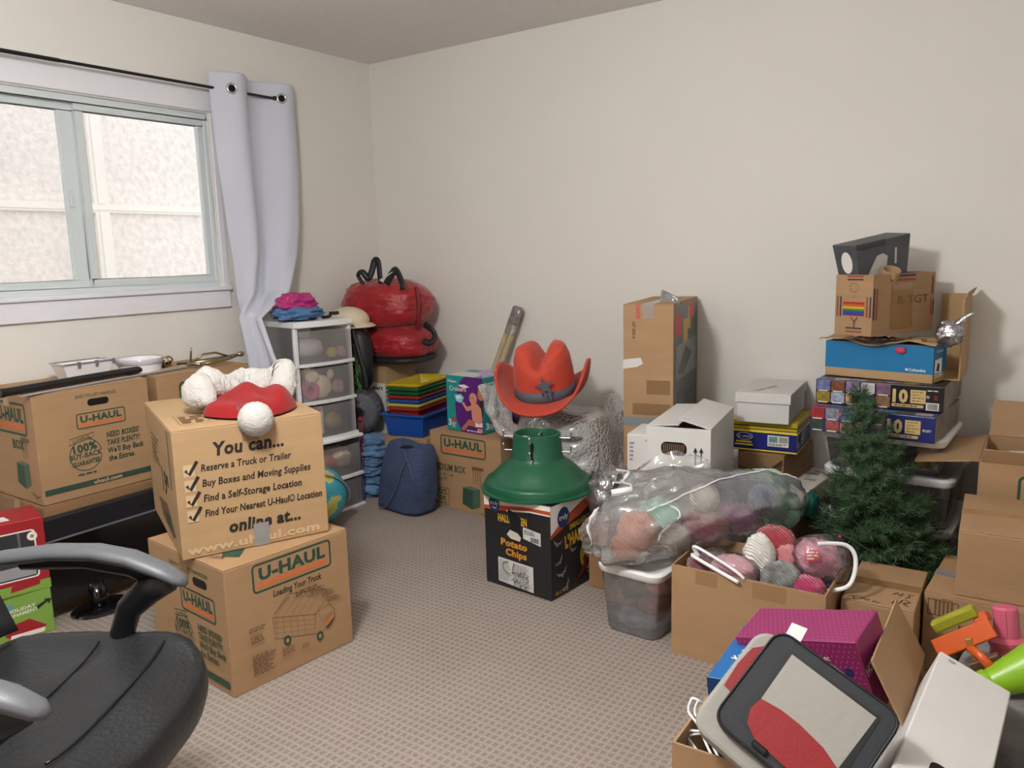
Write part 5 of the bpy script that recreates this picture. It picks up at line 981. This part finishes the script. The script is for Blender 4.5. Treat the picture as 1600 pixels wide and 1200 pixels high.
f = faceAD(ggb, .34, .20, .25); f.line([(p.x,p.y) for p in cr([(.15,.20,0),(.17,.205,0),(.16,.19,0),(.175,.185,0)],5)], .0028, PK); f.build('handwriting')

# ---------------------------------------------------------------- artificial christmas tree
TG = [mat('needle_%d' % i, c, .55) for i, c in enumerate(((52,86,52),(78,112,70),(36,62,42)))]; BARK = mat('tree_wire', (46,40,30), .8)
tree = thing('christmas_tree', 'small dark green artificial christmas tree with a light string', 'christmas tree', (-.45,2.95,0))
ROOT, TOPV = Vector((0,0,.0)), Vector((-.115,-.045,.785))
MB().sweep([ROOT, ROOT.lerp(TOPV,.5)+Vector((.01,0,0)), TOPV], [.012,.009,.004], n=8).build('trunk', BARK, tree, smooth=True)
for k in range(3):
    a = R(120*k+30); MB().sweep([(0,0,.05),(.06*math.cos(a),.06*math.sin(a),.02),(.10*math.cos(a),.10*math.sin(a),.006)], .006, n=6).build('stand_leg', BARK, tree, smooth=True)
rt = random.Random(11)
def twig(b, p0, p1, n, ln, rd):
    d = (p1-p0); L_ = d.length; d.normalize(); s = d.orthogonal().normalized(); u = d.cross(s)
    b.cur = 3; b.add([tuple(p0+s*.0012),tuple(p0-s*.0012),tuple(p1)], [(0,1,2)])
    for i in range(n):
        t = i/n; c = p0.lerp(p1, t); a = i*2.4+rd.random()*.8; q = s*math.cos(a)+u*math.sin(a); dr = (d*.75+q*.85).normalized(); w = dr.cross(q).normalized()*.0011; e = c+dr*ln*(.75+.5*rd.random())
        b.cur = rd.choice((0,1,1,2)); b.add([tuple(c-w),tuple(c+w),tuple(e+w*.5),tuple(e-w*.5)], [(0,1,2,3)])
def branchmesh(seed):
    rd = random.Random(seed); b = MB(); b.keep = True
    for m_ in TG+[BARK]: b.use(m_)
    tip = Vector((.20,0,.01)); twig(b, Vector((0,0,0)), tip, 64, .026, rd)
    for k in range(7):
        t = .18+.11*k; p = Vector((.2*t,0,.01*t)); sgn = 1 if k%2 else -1; twig(b, p, p+Vector((.055*(1.15-t)+.02, sgn*(.065*(1.2-t)), .012*rd.uniform(-1,1.6))), 30, .024, rd)
    return b
protos = []
for s_ in range(3):
    o = branchmesh(s_+1).build('branch', None, tree); protos.append(o)
nb = 0
for tier in range(19):
    z = .10+.036*tier; t = z/.775; c = ROOT.lerp(TOPV, t); rad = .245*(1-t)**.75+.025; n = max(4, round(14*(1-t)**.7))
    for k in range(n):
        a = 2*math.pi*(k+.5*(tier%2)+rt.uniform(-.25,.25))/n; pitch = rt.uniform(-.05,.45)+.55*t; s = rad/.2*rt.uniform(.85,1.12)
        M_ = Matrix.Translation(c) @ Matrix.Rotation(a,4,'Z') @ Matrix.Rotation(-pitch,4,'Y') @ Matrix.Rotation(rt.uniform(-.6,.6),4,'X') @ Matrix.Diagonal((s,min(1.15,max(.75,s)),min(1.1,max(.8,s)),1))
        if nb < 3: protos[nb].matrix_local = M_
        else: link_copy(protos[nb%3], tree, M_)
        nb += 1
for k in range(3): link_copy(protos[k], tree, Matrix.Translation(TOPV-Vector((0,0,.06))) @ Matrix.Rotation(2.1*k,4,'Z') @ Matrix.Rotation(-1.3,4,'Y') @ Matrix.Diagonal((.5,.5,.5,1)))
MB().sweep(cr([(-.18,-.19,.30),(-.12,-.215,.33),(-.06,-.215,.31),(.0,-.20,.27),(.06,-.19,.24)],6), .0022, n=6).build('light_wire', mat('wire_green', (60,66,60), .6), tree, smooth=True)
for p, c in (((-.12,-.222,.322),(180,60,60)),((.03,-.21,.235),(200,190,120)),((-.165,-.075,.715),(180,70,70))): MB().ball(p, (.006,.006,.010), 10, 8).build('bulb', mat('bulb_%d' % c[1], c, .3), tree, smooth=True)

# ---------------------------------------------------------------- bin, bag of yarn, open yarn box
clear_bin('storage_bin', 'clear plastic bin with white lid on the carpet beside the halloween box', (-1.028,2.275), 86.8, .33, .235, 0, .245, taper=.022, m=film('clear_bin', (240,238,240), .26, .1, .5))
for lb, p, r_, c in (('dark green yarn in the clear floor bin',(-1.17,2.40,.14),(.055,.06,.04),(44,66,60)),('red yarn in the clear floor bin',(-1.10,2.40,.10),(.055,.07,.035),(150,44,50)),('pale blue yarn along the bottom of the clear floor bin',(-1.14,2.42,.04),(.085,.10,.035),(140,160,190)),('tan yarn in the clear floor bin',(-1.20,2.42,.09),(.035,.06,.03),(170,140,110)),('pink yarn near the lid of the clear floor bin',(-1.08,2.42,.165),(.05,.06,.035),(196,120,130))):
    tag(cloth('yarn_bundle', lb, p, r_, 0, mat('binyarn_%d' % c[0], tuple(min(255,int(q*1.15)) for q in c), .9, var=.35, vs=18, bump=.6, bs=60), c[0], .2), lb, 'yarn')
def yarnmat(name, c, sc=45):
    if name in MATS: return MATS[name]
    m = mat(name, c, .95, var=.12, vs=20, sheen=.5); N = m.node_tree.nodes; L = m.node_tree.links; tc = N.new('ShaderNodeTexCoord'); w = N.new('ShaderNodeTexWave'); w.bands_direction = 'DIAGONAL'; w.inputs['Scale'].default_value = sc; w.inputs['Distortion'].default_value = 4; w.inputs['Detail'].default_value = 2
    L.new(tc.outputs['Object'], w.inputs['Vector']); b = N.new('ShaderNodeBump'); b.inputs['Strength'].default_value = .7; b.inputs['Distance'].default_value = .008; L.new(w.outputs['Fac'], b.inputs['Height']); L.new(b.outputs[0], N['Principled BSDF'].inputs['Normal']); return m
def yarn(label, p, r, c, nm, rz=0, seed=1, amp=.10):
    o = softbox(MB(), (0,0,0), r, e=2.3, amp=amp, s=9, seed=seed, nu=36, nv=20).build('yarn_ball', yarnmat(nm, c), None, smooth=True); o.location = p; o.rotation_euler[2] = R(rz); return tag(o, label, 'yarn')
OR_, MI_, NA_, CR_, MG_, MA_, LB_ = (255,150,112), (160,226,200), (60,76,130), (240,232,218), (180,60,150), (190,50,76), (130,156,210)
yarn('peach orange yarn ball nearest the bin lid in the clear bag', (-1.14,2.35,.36), (.068,.06,.068), OR_, 'yarn_peach', 0, 1)
yarn('lower peach orange yarn skein resting on the bin lid', (-1.175,2.335,.30), (.055,.05,.042), OR_, 'yarn_peach', 20, 2)
yarn('grey cream yarn ball right of the peach yarn in the clear bag', (-1.035,2.42,.325), (.05,.05,.055), (190,178,166), 'yarn_greige', 0, 3)
yarn('mint yarn ball behind the peach yarn in the clear bag', (-1.125,2.50,.37), (.075,.065,.06), MI_, 'yarn_mint', 0, 4)
yarn('maroon yarn ball in the middle of the clear bag', (-.99,2.58,.33), (.08,.07,.06), MA_, 'yarn_maroon', 0, 5)
yarn('cream yarn ball on top in the middle of the clear bag', (-1.0,2.60,.43), (.05,.05,.05), CR_, 'yarn_cream', 0, 6)
yarn('navy yarn ball near the top of the clear bag', (-.945,2.74,.44), (.08,.07,.055), NA_, 'yarn_navy', 0, 7)
yarn('magenta yarn ball in the clear bag below the navy yarn', (-.92,2.70,.345), (.08,.07,.06), MG_, 'yarn_magenta', 0, 8)
yarn('large mint yarn ball at the far end of the clear bag', (-.86,2.84,.43), (.085,.08,.065), MI_, 'yarn_mint', 30, 9)
yarn('mint yarn skein at the right tip of the clear bag', (-.79,2.80,.365), (.07,.07,.07), (130,190,160), 'yarn_mint2', 0, 10)
yarn('periwinkle yarn ball beside the mint yarn in the clear bag', (-.83,2.72,.425), (.05,.05,.045), LB_, 'yarn_peri', 0, 11)
YB2 = film('yarn_bag_film', (250,250,252), .25, .16, .4, bump=1, bs=18)
bagp = [((-1.365,2.40,.285),.03,.035),((-1.30,2.37,.315),.085,.085),((-1.20,2.37,.375),.185,.15),((-1.08,2.50,.40),.17,.14),((-.96,2.64,.40),.155,.13),((-.85,2.78,.40),.135,.115),((-.77,2.87,.395),.085,.08),((-.73,2.91,.39),.015,.015)]
def bagf(u, v):
    q = v*7; i = min(int(q),6); t = q-i; t = t; a, b = bagp[i], bagp[i+1]; c = Vector(a[0]).lerp(Vector(b[0]), t); ru = a[1]+(b[1]-a[1])*t; rv = a[2]+(b[2]-a[2])*t
    d = (Vector(b[0])-Vector(a[0])).normalized(); s = Vector((-d.y,d.x,0)).normalized(); up = Vector((0,0,1)); th = 2*math.pi*u; w = .98+.22*nz(math.cos(th)*1.3,math.sin(th)*1.3,v*3,1.3,4)-.22*(.25-abs(nz(math.cos(th)*1.6,math.sin(th)*1.6,v*6+th*.3,1.5,6)))-.10*(.2-abs(nz(math.cos(th)*3,math.sin(th)*3,v*11,1.7,9)))
    p = c+s*(ru*math.cos(th)*w)+up*(rv*math.sin(th)*w); p.z = max(p.z,.256 if p.y < 2.66 else .275); return tuple(p)
bg_ = thing('yarn_bag', 'large clear zip bag of yarn lying on the bin lid', 'bag', (0,0,0))
MB().grid(bagf, 96, 110, cu=True).build('film', YB2, bg_, smooth=True)
def skirt(u, v):   # loose upper flap of the bag rising in front of the white carton
    a = Vector((-1.36,2.42,.30)).lerp(Vector((-.98,2.62,.51)), u); b = Vector((-1.27,2.56,.50)).lerp(Vector((-1.0,2.64,.565)), u)+Vector((0,0,.045*math.sin(u*3.1)))
    return tuple(a.lerp(b, v)+Vector((.012*nz(u*4,v*4,0,1.4,3),.03*nz(u*4,v*4,0,1.4,5),.012*nz(u*4,v*4,0,1.4,7))))
MB().grid(skirt, 24, 14).build('loose_flap', YB2, bg_, smooth=True)
ZW = mat('zip_white', (240,240,242), .35)
def onbag(u, v, k=.004): p = Vector(bagf(u, v)); q = Vector(bagf(u, v+.01))-p; w = Vector(bagf(u+.01, v))-p; n = q.cross(w).normalized(); n = n if n.z > 0 else -n; return p+n*k
MB().sweep([onbag(.34+.07*math.sin(v*6), v) for v in [.30+.66*i/40 for i in range(41)]], .003, n=6).build('seam', ZW, bg_, smooth=True)
MB().sweep([onbag(.98-.30*i/16 if False else (.40+.20*i/16), .36+.03*math.sin(i*.5)) for i in range(17)], .003, n=6).build('seam', ZW, bg_, smooth=True)
for v_, u0, u1 in ((.175,.30,.54),(.285,.14,.33)):
    MB().sweep([onbag(u0+(u1-u0)*i/14, v_+.01*math.sin(i*.7), .003) for i in range(15)], .002, .013, n=6, side=(1,0,.3)).build('zip_strip', ZW, bg_, smooth=True)

yx = open_carton('open_box', 'open brown box full of wrapped yarn in front of the tree', 'box', (-.505,2.272), 90.9, .295, .472, 0, .304, CARD, flaps={})
f = faceAD(yx, .295, .472, .304); f.rect(.08,.255,.15,.30,TAPE); f.build('tape_patch'); f = faceAD(yx, .295, .472, .304); f.rect(.26,.25,.36,.30,TAPE); f.build('tape_patch')
yarn('maroon wrapped yarn at the left end of the open yarn box', (-.90,2.36,.27), (.06,.055,.06), (150,70,84), 'yarn_rose', 0, 21)
yarn('pale pink yarn bunch in front in the open yarn box', (-.80,2.335,.285), (.075,.045,.06), (240,170,186), 'yarn_palepink', 0, 22)
yarn('white yarn skein standing in the open yarn box', (-.735,2.385,.325), (.05,.05,.085), (240,236,230), 'yarn_white', 20, 23)
yarn('red yarn ball at the back of the open yarn box', (-.715,2.49,.335), (.07,.05,.075), (206,50,66), 'yarn_red', 0, 24)
yarn('salmon pink yarn ball beside the red yarn', (-.66,2.44,.315), (.05,.045,.055), (240,140,150), 'yarn_salmon', 0, 25)
yarn('black and grey mottled yarn ball in the open yarn box', (-.655,2.345,.295), (.06,.05,.055), (50,50,54), 'yarn_black', 0, 26)
MATS['yarn_black'].node_tree.nodes['Color Ramp'].color_ramp.elements[1].color = (.35,.35,.33,1)
yarn('bright pink yarn with paper label in the open yarn box', (-.575,2.44,.34), (.065,.055,.065), (246,150,180), 'yarn_pink', 0, 27, .2)
yarn('hot pink yarn below the labelled pink yarn', (-.585,2.355,.28), (.06,.045,.04), (220,40,110), 'yarn_hotpink', 0, 28)
yarn('dark blue yarn at the right end of the open yarn box', (-.54,2.46,.27), (.03,.08,.055), (36,60,110), 'yarn_blue', 0, 29)
POUCH = film('pouch_film', (245,245,248), .07, .1, .4, bump=.6, bs=30)
yb1 = thing('clear_pouch', 'clear plastic pouch with white rim around the bright pink yarn', 'pouch', (-.56,2.44,.345), R(20))
softbox(MB(), (0,0,0), (.085,.07,.07), e=3, amp=.12, seed=4).build('film', POUCH, yb1, smooth=True); MB().sweep(cr([(-.02,-.06,.072),(.06,-.05,.07),(.088,-.06,.03),(.07,-.085,-.04),(.01,-.085,-.065)],6), .0065, .004, n=8).build('white_rim', ZW, yb1, smooth=True); f = Face(yb1, (-.055,-.062,.012), (.95,-.1,.1), (.05,.35,.9)); f.poly([(0,0),(.04,.004),(.043,.036),(.004,.038)], PRED); f.scrawl(.006,.006,.038,.034,3,PW); f.build('label')
yb3 = thing('clear_pouch', 'clear pouch with white handle at the left of the yarn box', 'pouch', (-.82,2.335,.305), R(-12))
softbox(MB(), (0,0,0), (.10,.05,.045), e=3, amp=.12, seed=6).build('film', POUCH, yb3, smooth=True); MB().sweep(cr([(-.085,-.03,.02),(-.095,-.045,.055),(-.03,-.05,.045),(.06,-.055,.02),(.09,-.05,-.0)],6), .006, .004, n=8).sweep(cr([(-.085,-.03,.02),(-.09,-.06,.03),(.0,-.07,.012),(.08,-.065,-.01)],6), .006, .004, n=8).build('handle', ZW, yb3, smooth=True)

# ---------------------------------------------------------------- foreground right: open box with purple box, cool bag, wire rack
lb_ = open_carton('open_box', 'large open brown box in the right foreground holding the lunch bag', 'box', (-.195,1.338), 91.5, .62, .375, 0, .35, CARD, flaps={'AB': (-28,.14,.27)})
def frame_box(root, A, B, D, h):
    "root with x along A-B, y along A-D (top corners); top at local z = h"
    A, B, D = Vector(A), Vector(B), Vector(D); x = (B-A).normalized(); y = (D-A); y = (y-x*y.dot(x)).normalized(); z = x.cross(y); o = A-z*h
    root.matrix_world = Matrix(((x.x,y.x,z.x,o.x),(x.y,y.y,z.y,o.y),(x.z,y.z,z.z,o.z),(0,0,0,1)))
PU1 = mat('magenta_box', (164,44,108), .5); PUD = mat('magenta_dash', (206,124,170), .5)
pp = thing('appliance_box', 'magenta patterned box leaning in the open foreground box', 'box'); frame_box(pp, (-.301,1.628,.5), (-.286,1.756,.52), (-.568,1.648,.42), .17); pw_, pd_ = .135, .279
MB().box(0,pw_,0,pd_,0,.17).build('body', PU1, pp, bevel=.002)
f = Face(pp, (0,pd_,.17), (0,-1,0), (1,0,0))
for i in range(26):
    for j in range(12):
        u = pd_*(i+.5*(j%2)+.3)/26; v = pw_*(j+.5)/12; a = math.atan2(v-.10, u-.14)+1.57+.3*math.sin(i)
        if u < pd_-.004: f.poly([(u-.004*math.cos(a),v-.004*math.sin(a)),(u+.0009*math.sin(a),v-.0009*math.cos(a)),(u+.004*math.cos(a),v+.004*math.sin(a)),(u-.0009*math.sin(a),v+.0009*math.cos(a))], PUD)
        f.lift = .0006
tag(f.build('printed_pattern'), kind='stuff')
f = Face(pp, (0,pd_,0), (0,-1,0), (0,0,1))
for i in range(24):
    for j in range(14):
        u = pd_*(i+.5*(j%2)+.3)/24; v = .165*(j+.5)/14; a = math.atan2(v-.07, (u-.20) if u > .1 else (u-.02))
        if u < pd_-.004: f.poly([(u-.0045*math.cos(a),v-.0045*math.sin(a)),(u+.001*math.sin(a),v-.001*math.cos(a)),(u+.0045*math.cos(a),v+.0045*math.sin(a)),(u-.001*math.sin(a),v+.001*math.cos(a))], PUD)
        f.lift = .0006
f.disc(.245,.10,.010,HN); f.text('ec', .205, .125, .012, PW); tag(f.build('printed_pattern'), kind='stuff')
f = Face(pp, (0,0,0), (1,0,0), (0,0,1)); f.text('HOT POINT', .062, .095, .02, PW, w=.11, rot=R(8)); f.build('printed_text')
BL_ = mat('float_blue', (30,120,200), .4); bx_ = thing('toy_box', 'bright blue box standing at the left inside the open foreground box', 'box'); frame_box(bx_, (-.521,1.512,.405), (-.53,1.775,.41), (-.572,1.512,.40), .20)
MB().box(0,.27,0,.05,0,.20).build('body', BL_, bx_, bevel=.002); f = Face(bx_, (0,.05,0), (0,-1,0), (0,0,1)); f.rect(0,0,.05,.20,mat('float_navy', (20,70,130), .4)); f.disc(.03,.12,.018,PW); f.text('Roar', .037, .09, .016, YL, w=.06, rot=R(86), align='l', bold=.04); f.build('printed_text'); f = Face(bx_, (0,.05,.20), (0,-1,0), (1,0,0)); f.text('Kwik', .042, .09, .02, PW, w=.06, rot=R(75), align='l', bold=.03); f.build('printed_text')
wr = thing('wire_rack', 'white coated wire rack sticking out beside the lunch bag', 'rack', (0,0,0))
for k, dx in enumerate((0,.014)): MB().sweep(cr([(-.575+dx,1.44,.385),(-.578+dx,1.43,.36),(-.55+dx,1.415,.345),(-.52+dx,1.39,.32),(-.49+dx,1.37,.30)],4), .0028, n=8).build('wire', ZW, wr, smooth=True)
for k, dz in enumerate((0,.012)): MB().sweep(cr([(-.53,1.43,.385+dz),(-.525,1.40,.352),(-.575,1.41,.325-dz),(-.53,1.385,.30),(-.50,1.375,.285)],3), .0028, n=8).build('wire', ZW, wr, smooth=True)
MB().sweep(cr([(-.575,1.44,.385),(-.561,1.44,.385),(-.553,1.45,.37)],3), .0028, n=8).build('wire', ZW, wr, smooth=True)
# insulated lunch bag
NV = mat('bag_charcoal', (38,40,46), .7, bump=.3, bs=300); RD_ = mat('bag_red', (164,20,30), .6, bump=.2, bs=200); GYB = mat('bag_grey', (150,147,140), .7, bump=.3, bs=60); PIPE = mat('bag_piping', (20,20,22), .5)
lu = thing('lunch_bag', 'charcoal, grey and red insulated lunch bag tilted in the open box', 'bag'); e1 = Vector((.214,-.031,-.089)).normalized(); e2 = Vector((.088,.139,.127)); e2 = (e2-e1*e2.dot(e1)).normalized(); en = e1.cross(e2); P0 = Vector((-.328,1.352,.468))
lu.matrix_world = Matrix(((e1.x,e2.x,en.x,P0.x),(e1.y,e2.y,en.y,P0.y),(e1.z,e2.z,en.z,P0.z),(0,0,0,1)))
F0 = Face(lu, (0,0,0), (1,0,0), (0,1,0)); hw_, hh_ = .125, .108
def slab(x0,y0,x1,y1,r,z0,z1,n=5): return MB().prism(F0.rr(x0,y0,x1,y1,r,n), z0, z1)
slab(-hw_-.03,-hh_-.03,hw_-.02,hh_-.012,.035,-.085,-.012).build('body', GYB, lu, bevel=.008, seg=2)
f = Face(lu, (0,0,-.0115), (1,0,0), (0,1,0)); f.poly([(-hw_-.022,hh_-.10),(-hw_-.018,hh_-.06),(-hw_+.0,hh_-.04),(-.06,hh_-.05),(-.075,hh_-.14),(-.09,hh_-.155),(-hw_-.018,hh_-.15)], RD_); f.build('red_panel')
slab(-hw_-.028,-hh_-.028,hw_-.022,hh_-.014,.033,-.05,-.046).build('zip', PIPE, lu) 
slab(-hw_,-hh_,hw_,hh_,.03,-.011,.010).build('front_panel', NV, lu, bevel=.006, seg=3)
pth = [Vector((*p, .011)) for p in F0.rr(-hw_+.003,-hh_+.003,hw_-.003,hh_-.003,.028,5)]; MB().sweep(pth, .0022, n=6, closed=True).build('piping', PIPE, lu, smooth=True)
K = lambda a, b: (-hw_+2*hw_*a, hh_-2*hh_*b)
f = Face(lu, (0,0,.0102), (1,0,0), (0,1,0)); f.poly([K(*p) for p in ((.155,.11),(.88,.12),(.89,.66),(.84,.93),(.60,.93),(.30,.93),(.16,.84),(.13,.70),(.165,.5))], PIPE); f.build('pocket_border')  # flat black border around the grey and red pocket, in the piping colour
f = Face(lu, (0,0,.0112), (1,0,0), (0,1,0)); f.poly([K(*p) for p in ((.19,.135),(.855,.145),(.84,.66),(.70,.60),(.5,.57),(.35,.57),(.2,.60))], GYB); f.poly([K(*p) for p in ((.2,.60),(.35,.57),(.5,.57),(.70,.60),(.84,.66),(.80,.91),(.55,.91),(.33,.90),(.22,.83),(.18,.72))], RD_); f.build('pocket')
MB().box(-.045,-.015,-hh_+.010,-hh_+.022,.010,.018).build('buckle', BLACKP, lu, bevel=.003); f = Face(lu, (-hw_+.02,hh_+.002,-.03), (.8,.1,.4), (-.1,1,.2)); f.poly([(-.01,0),(.025,0),(.025,.03),(-.01,.03)], WCARD); f.build('care_label')
MB().sweep(cr([(-hw_-.01,.02,-.04),(-hw_+.01,.07,-.035),(-hw_+.05,hh_-.005,-.035),(-.03,hh_+.003,-.03),(.02,hh_+.002,-.025)],5), .003, .006, n=6).build('zipper_edge', PW, lu, smooth=True)

# box of toys with the white box
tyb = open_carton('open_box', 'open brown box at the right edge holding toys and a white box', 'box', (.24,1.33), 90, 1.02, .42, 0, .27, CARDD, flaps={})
tag(cloth('packing_blanket', 'grey packing blanket filling the toy box under the toys', (.03,2.03,.175), (.185,.28,.15), 0, mat('packing_grey', (116,112,110), .9, var=.2, vs=20, bump=.6, bs=60), 31, .12, 4), 'grey packing blanket filling the toy box under the toys', 'blanket')
tag(cloth('packing_blanket', 'brown packing blanket in the toy box under the tilted white box', (.03,1.54,.06), (.18,.19,.05), 0, mat('packing_brown', (104,88,76), .9, var=.2, vs=20, bump=.6, bs=60), 33, .12, 4), 'brown packing blanket in the toy box under the tilted white box', 'blanket')
nn = thing('white_box', 'tilted white box with black handle hole in the right foreground', 'box'); frame_box(nn, (-.052,1.30,.375), (-.033,1.816,.38), (-.187,1.27,.428), .30)
MB().box(0,.517,0,.144,0,.30).build('body', WCARD, nn, bevel=.003); f = Face(nn, (0,.144,.30), (0,-1,0), (1,0,0)); f.rrect(.05,.035,.09,.135,.015,HOLE)
f.scrawl(.02,.49,.035,.505,1,DUCT); f.build('handle_hole'); f = Face(nn, (0,0,0), (1,0,0), (0,0,1)); f.text('NOTE ON STORAGE', .36, .255, .014, DUCT, w=.16); f.text('DO NOT DAMAGE', .36, .23, .014, DUCT, w=.15); f.scrawl(.30,.20,.45,.222,2,DUCT); f.line([(.49,.27),(.50,.29),(.515,.298)], .004, PK); f.build('printed_text')
TO = mat('toy_orange', (240,104,40), .35); TY = mat('toy_olive', (176,176,40), .6, bump=.5, bs=80); TP = mat('toy_pink', (236,110,140), .35); TLm = mat('toy_lime', (160,216,40), .35); TRd = mat('toy_red', (150,36,34), .4); TBr = mat('toy_brown', (110,76,56), .5)
sh = thing('toy_shovel', 'orange toy dustpan rake among the toys in the right box', 'toy'); sh.matrix_world = Matrix.Translation((-.132,1.965,.408)) @ Matrix.Rotation(R(-38),4,'Y') @ Matrix.Rotation(R(-28),4,'X')
MB().box(-.072,.066,-.008,.004,-.022,.022).build('blade', TO, sh, bevel=.003, seg=2); MB().box(-.07,.064,-.010,-.007,-.024,-.02).box(-.07,.064,-.010,-.007,.02,.024).build('blade_rim', TO, sh, bevel=.001) if False else None
MB().sweep([(.0,-.002,-.02),(.012,-.006,-.045),(.022,-.008,-.075)], [.011,.010,.012], [.007,.007,.009], n=10, side=(1,0,0)).build('handle', TO, sh, smooth=True); MB().box(.035,.066,-.002,.030,.02,.04).build('socket', TO, sh, bevel=.003)
sp_ = MB().box(-.06,.045,-.012,.014,-.014,.014).build('toy_sponge', TY, None, bevel=.006, seg=2); sp_.matrix_world = Matrix.Translation((-.152,1.985,.445)) @ Matrix.Rotation(R(-38),4,'Y'); tag(sp_, 'olive yellow sponge bar behind the orange toy dustpan', 'sponge')
pk = thing('toy_bottle', 'pink toy bottle standing in the toy box', 'toy', (-.043,2.01,.335), rot=(R(-8),R(-8),0)); MB().lathe([(0,0),(.036,0),(.040,.02),(.036,.05),(.040,.06),(.040,.068),(.027,.076),(.027,.08),(.026,.14),(.022,.145),(0,.145)], 24).build('bottle', TP, pk, smooth=True, angle=.6); MB().box(-.002,.002,-.0285,-.026,.08,.14).build('ridge', TP, pk)
bs_ = thing('toy_comb', 'brown toy comb with red grip in the toy box', 'toy', (-.085,1.95,.37), rot=(0,R(-35),R(5))); MB().box(-.035,.03,-.01,.01,-.012,.012).build('spine', TBr, bs_, bevel=.002)
for i in range(6): MB().box(-.03+.010*i,-.025+.010*i,-.004,.004,-.04,-.012).build('tooth', TBr, bs_)
MB().box(-.02,.05,-.012,.010,-.065,-.04).build('grip', TRd, bs_, bevel=.003)
wd = MB().box(-.008,.008,-.006,.006,-.07,.05).build('wood_stick', mat('stick', (196,140,70), .5), None, bevel=.002); wd.matrix_world = Matrix.Translation((-.105,1.955,.37)) @ Matrix.Rotation(R(-25),4,'Y'); tag(wd, 'short wooden stick under the orange toy dustpan', 'stick')
lm = thing('toy_bucket', 'lime green toy bucket lying on its side in the toy box', 'toy', (-.085,1.90,.335), rot=(R(0),R(62),R(28))); MB().lathe([(0,0),(.030,0),(.034,.004),(.034,.014),(.031,.018),(.052,.13),(.055,.132),(.055,.14),(.048,.14),(.028,.01),(0,.01)], 28).build('bucket', TLm, lm, smooth=True, angle=.7)
pk2 = carton('picture_box', 'small printed picture box wedged behind the white box', 'box', (-.07,1.86), 95, .06, .12, .272, .07, mat('pic_box', (70,70,76), .5, var=.6, vs=70), flaps=False)
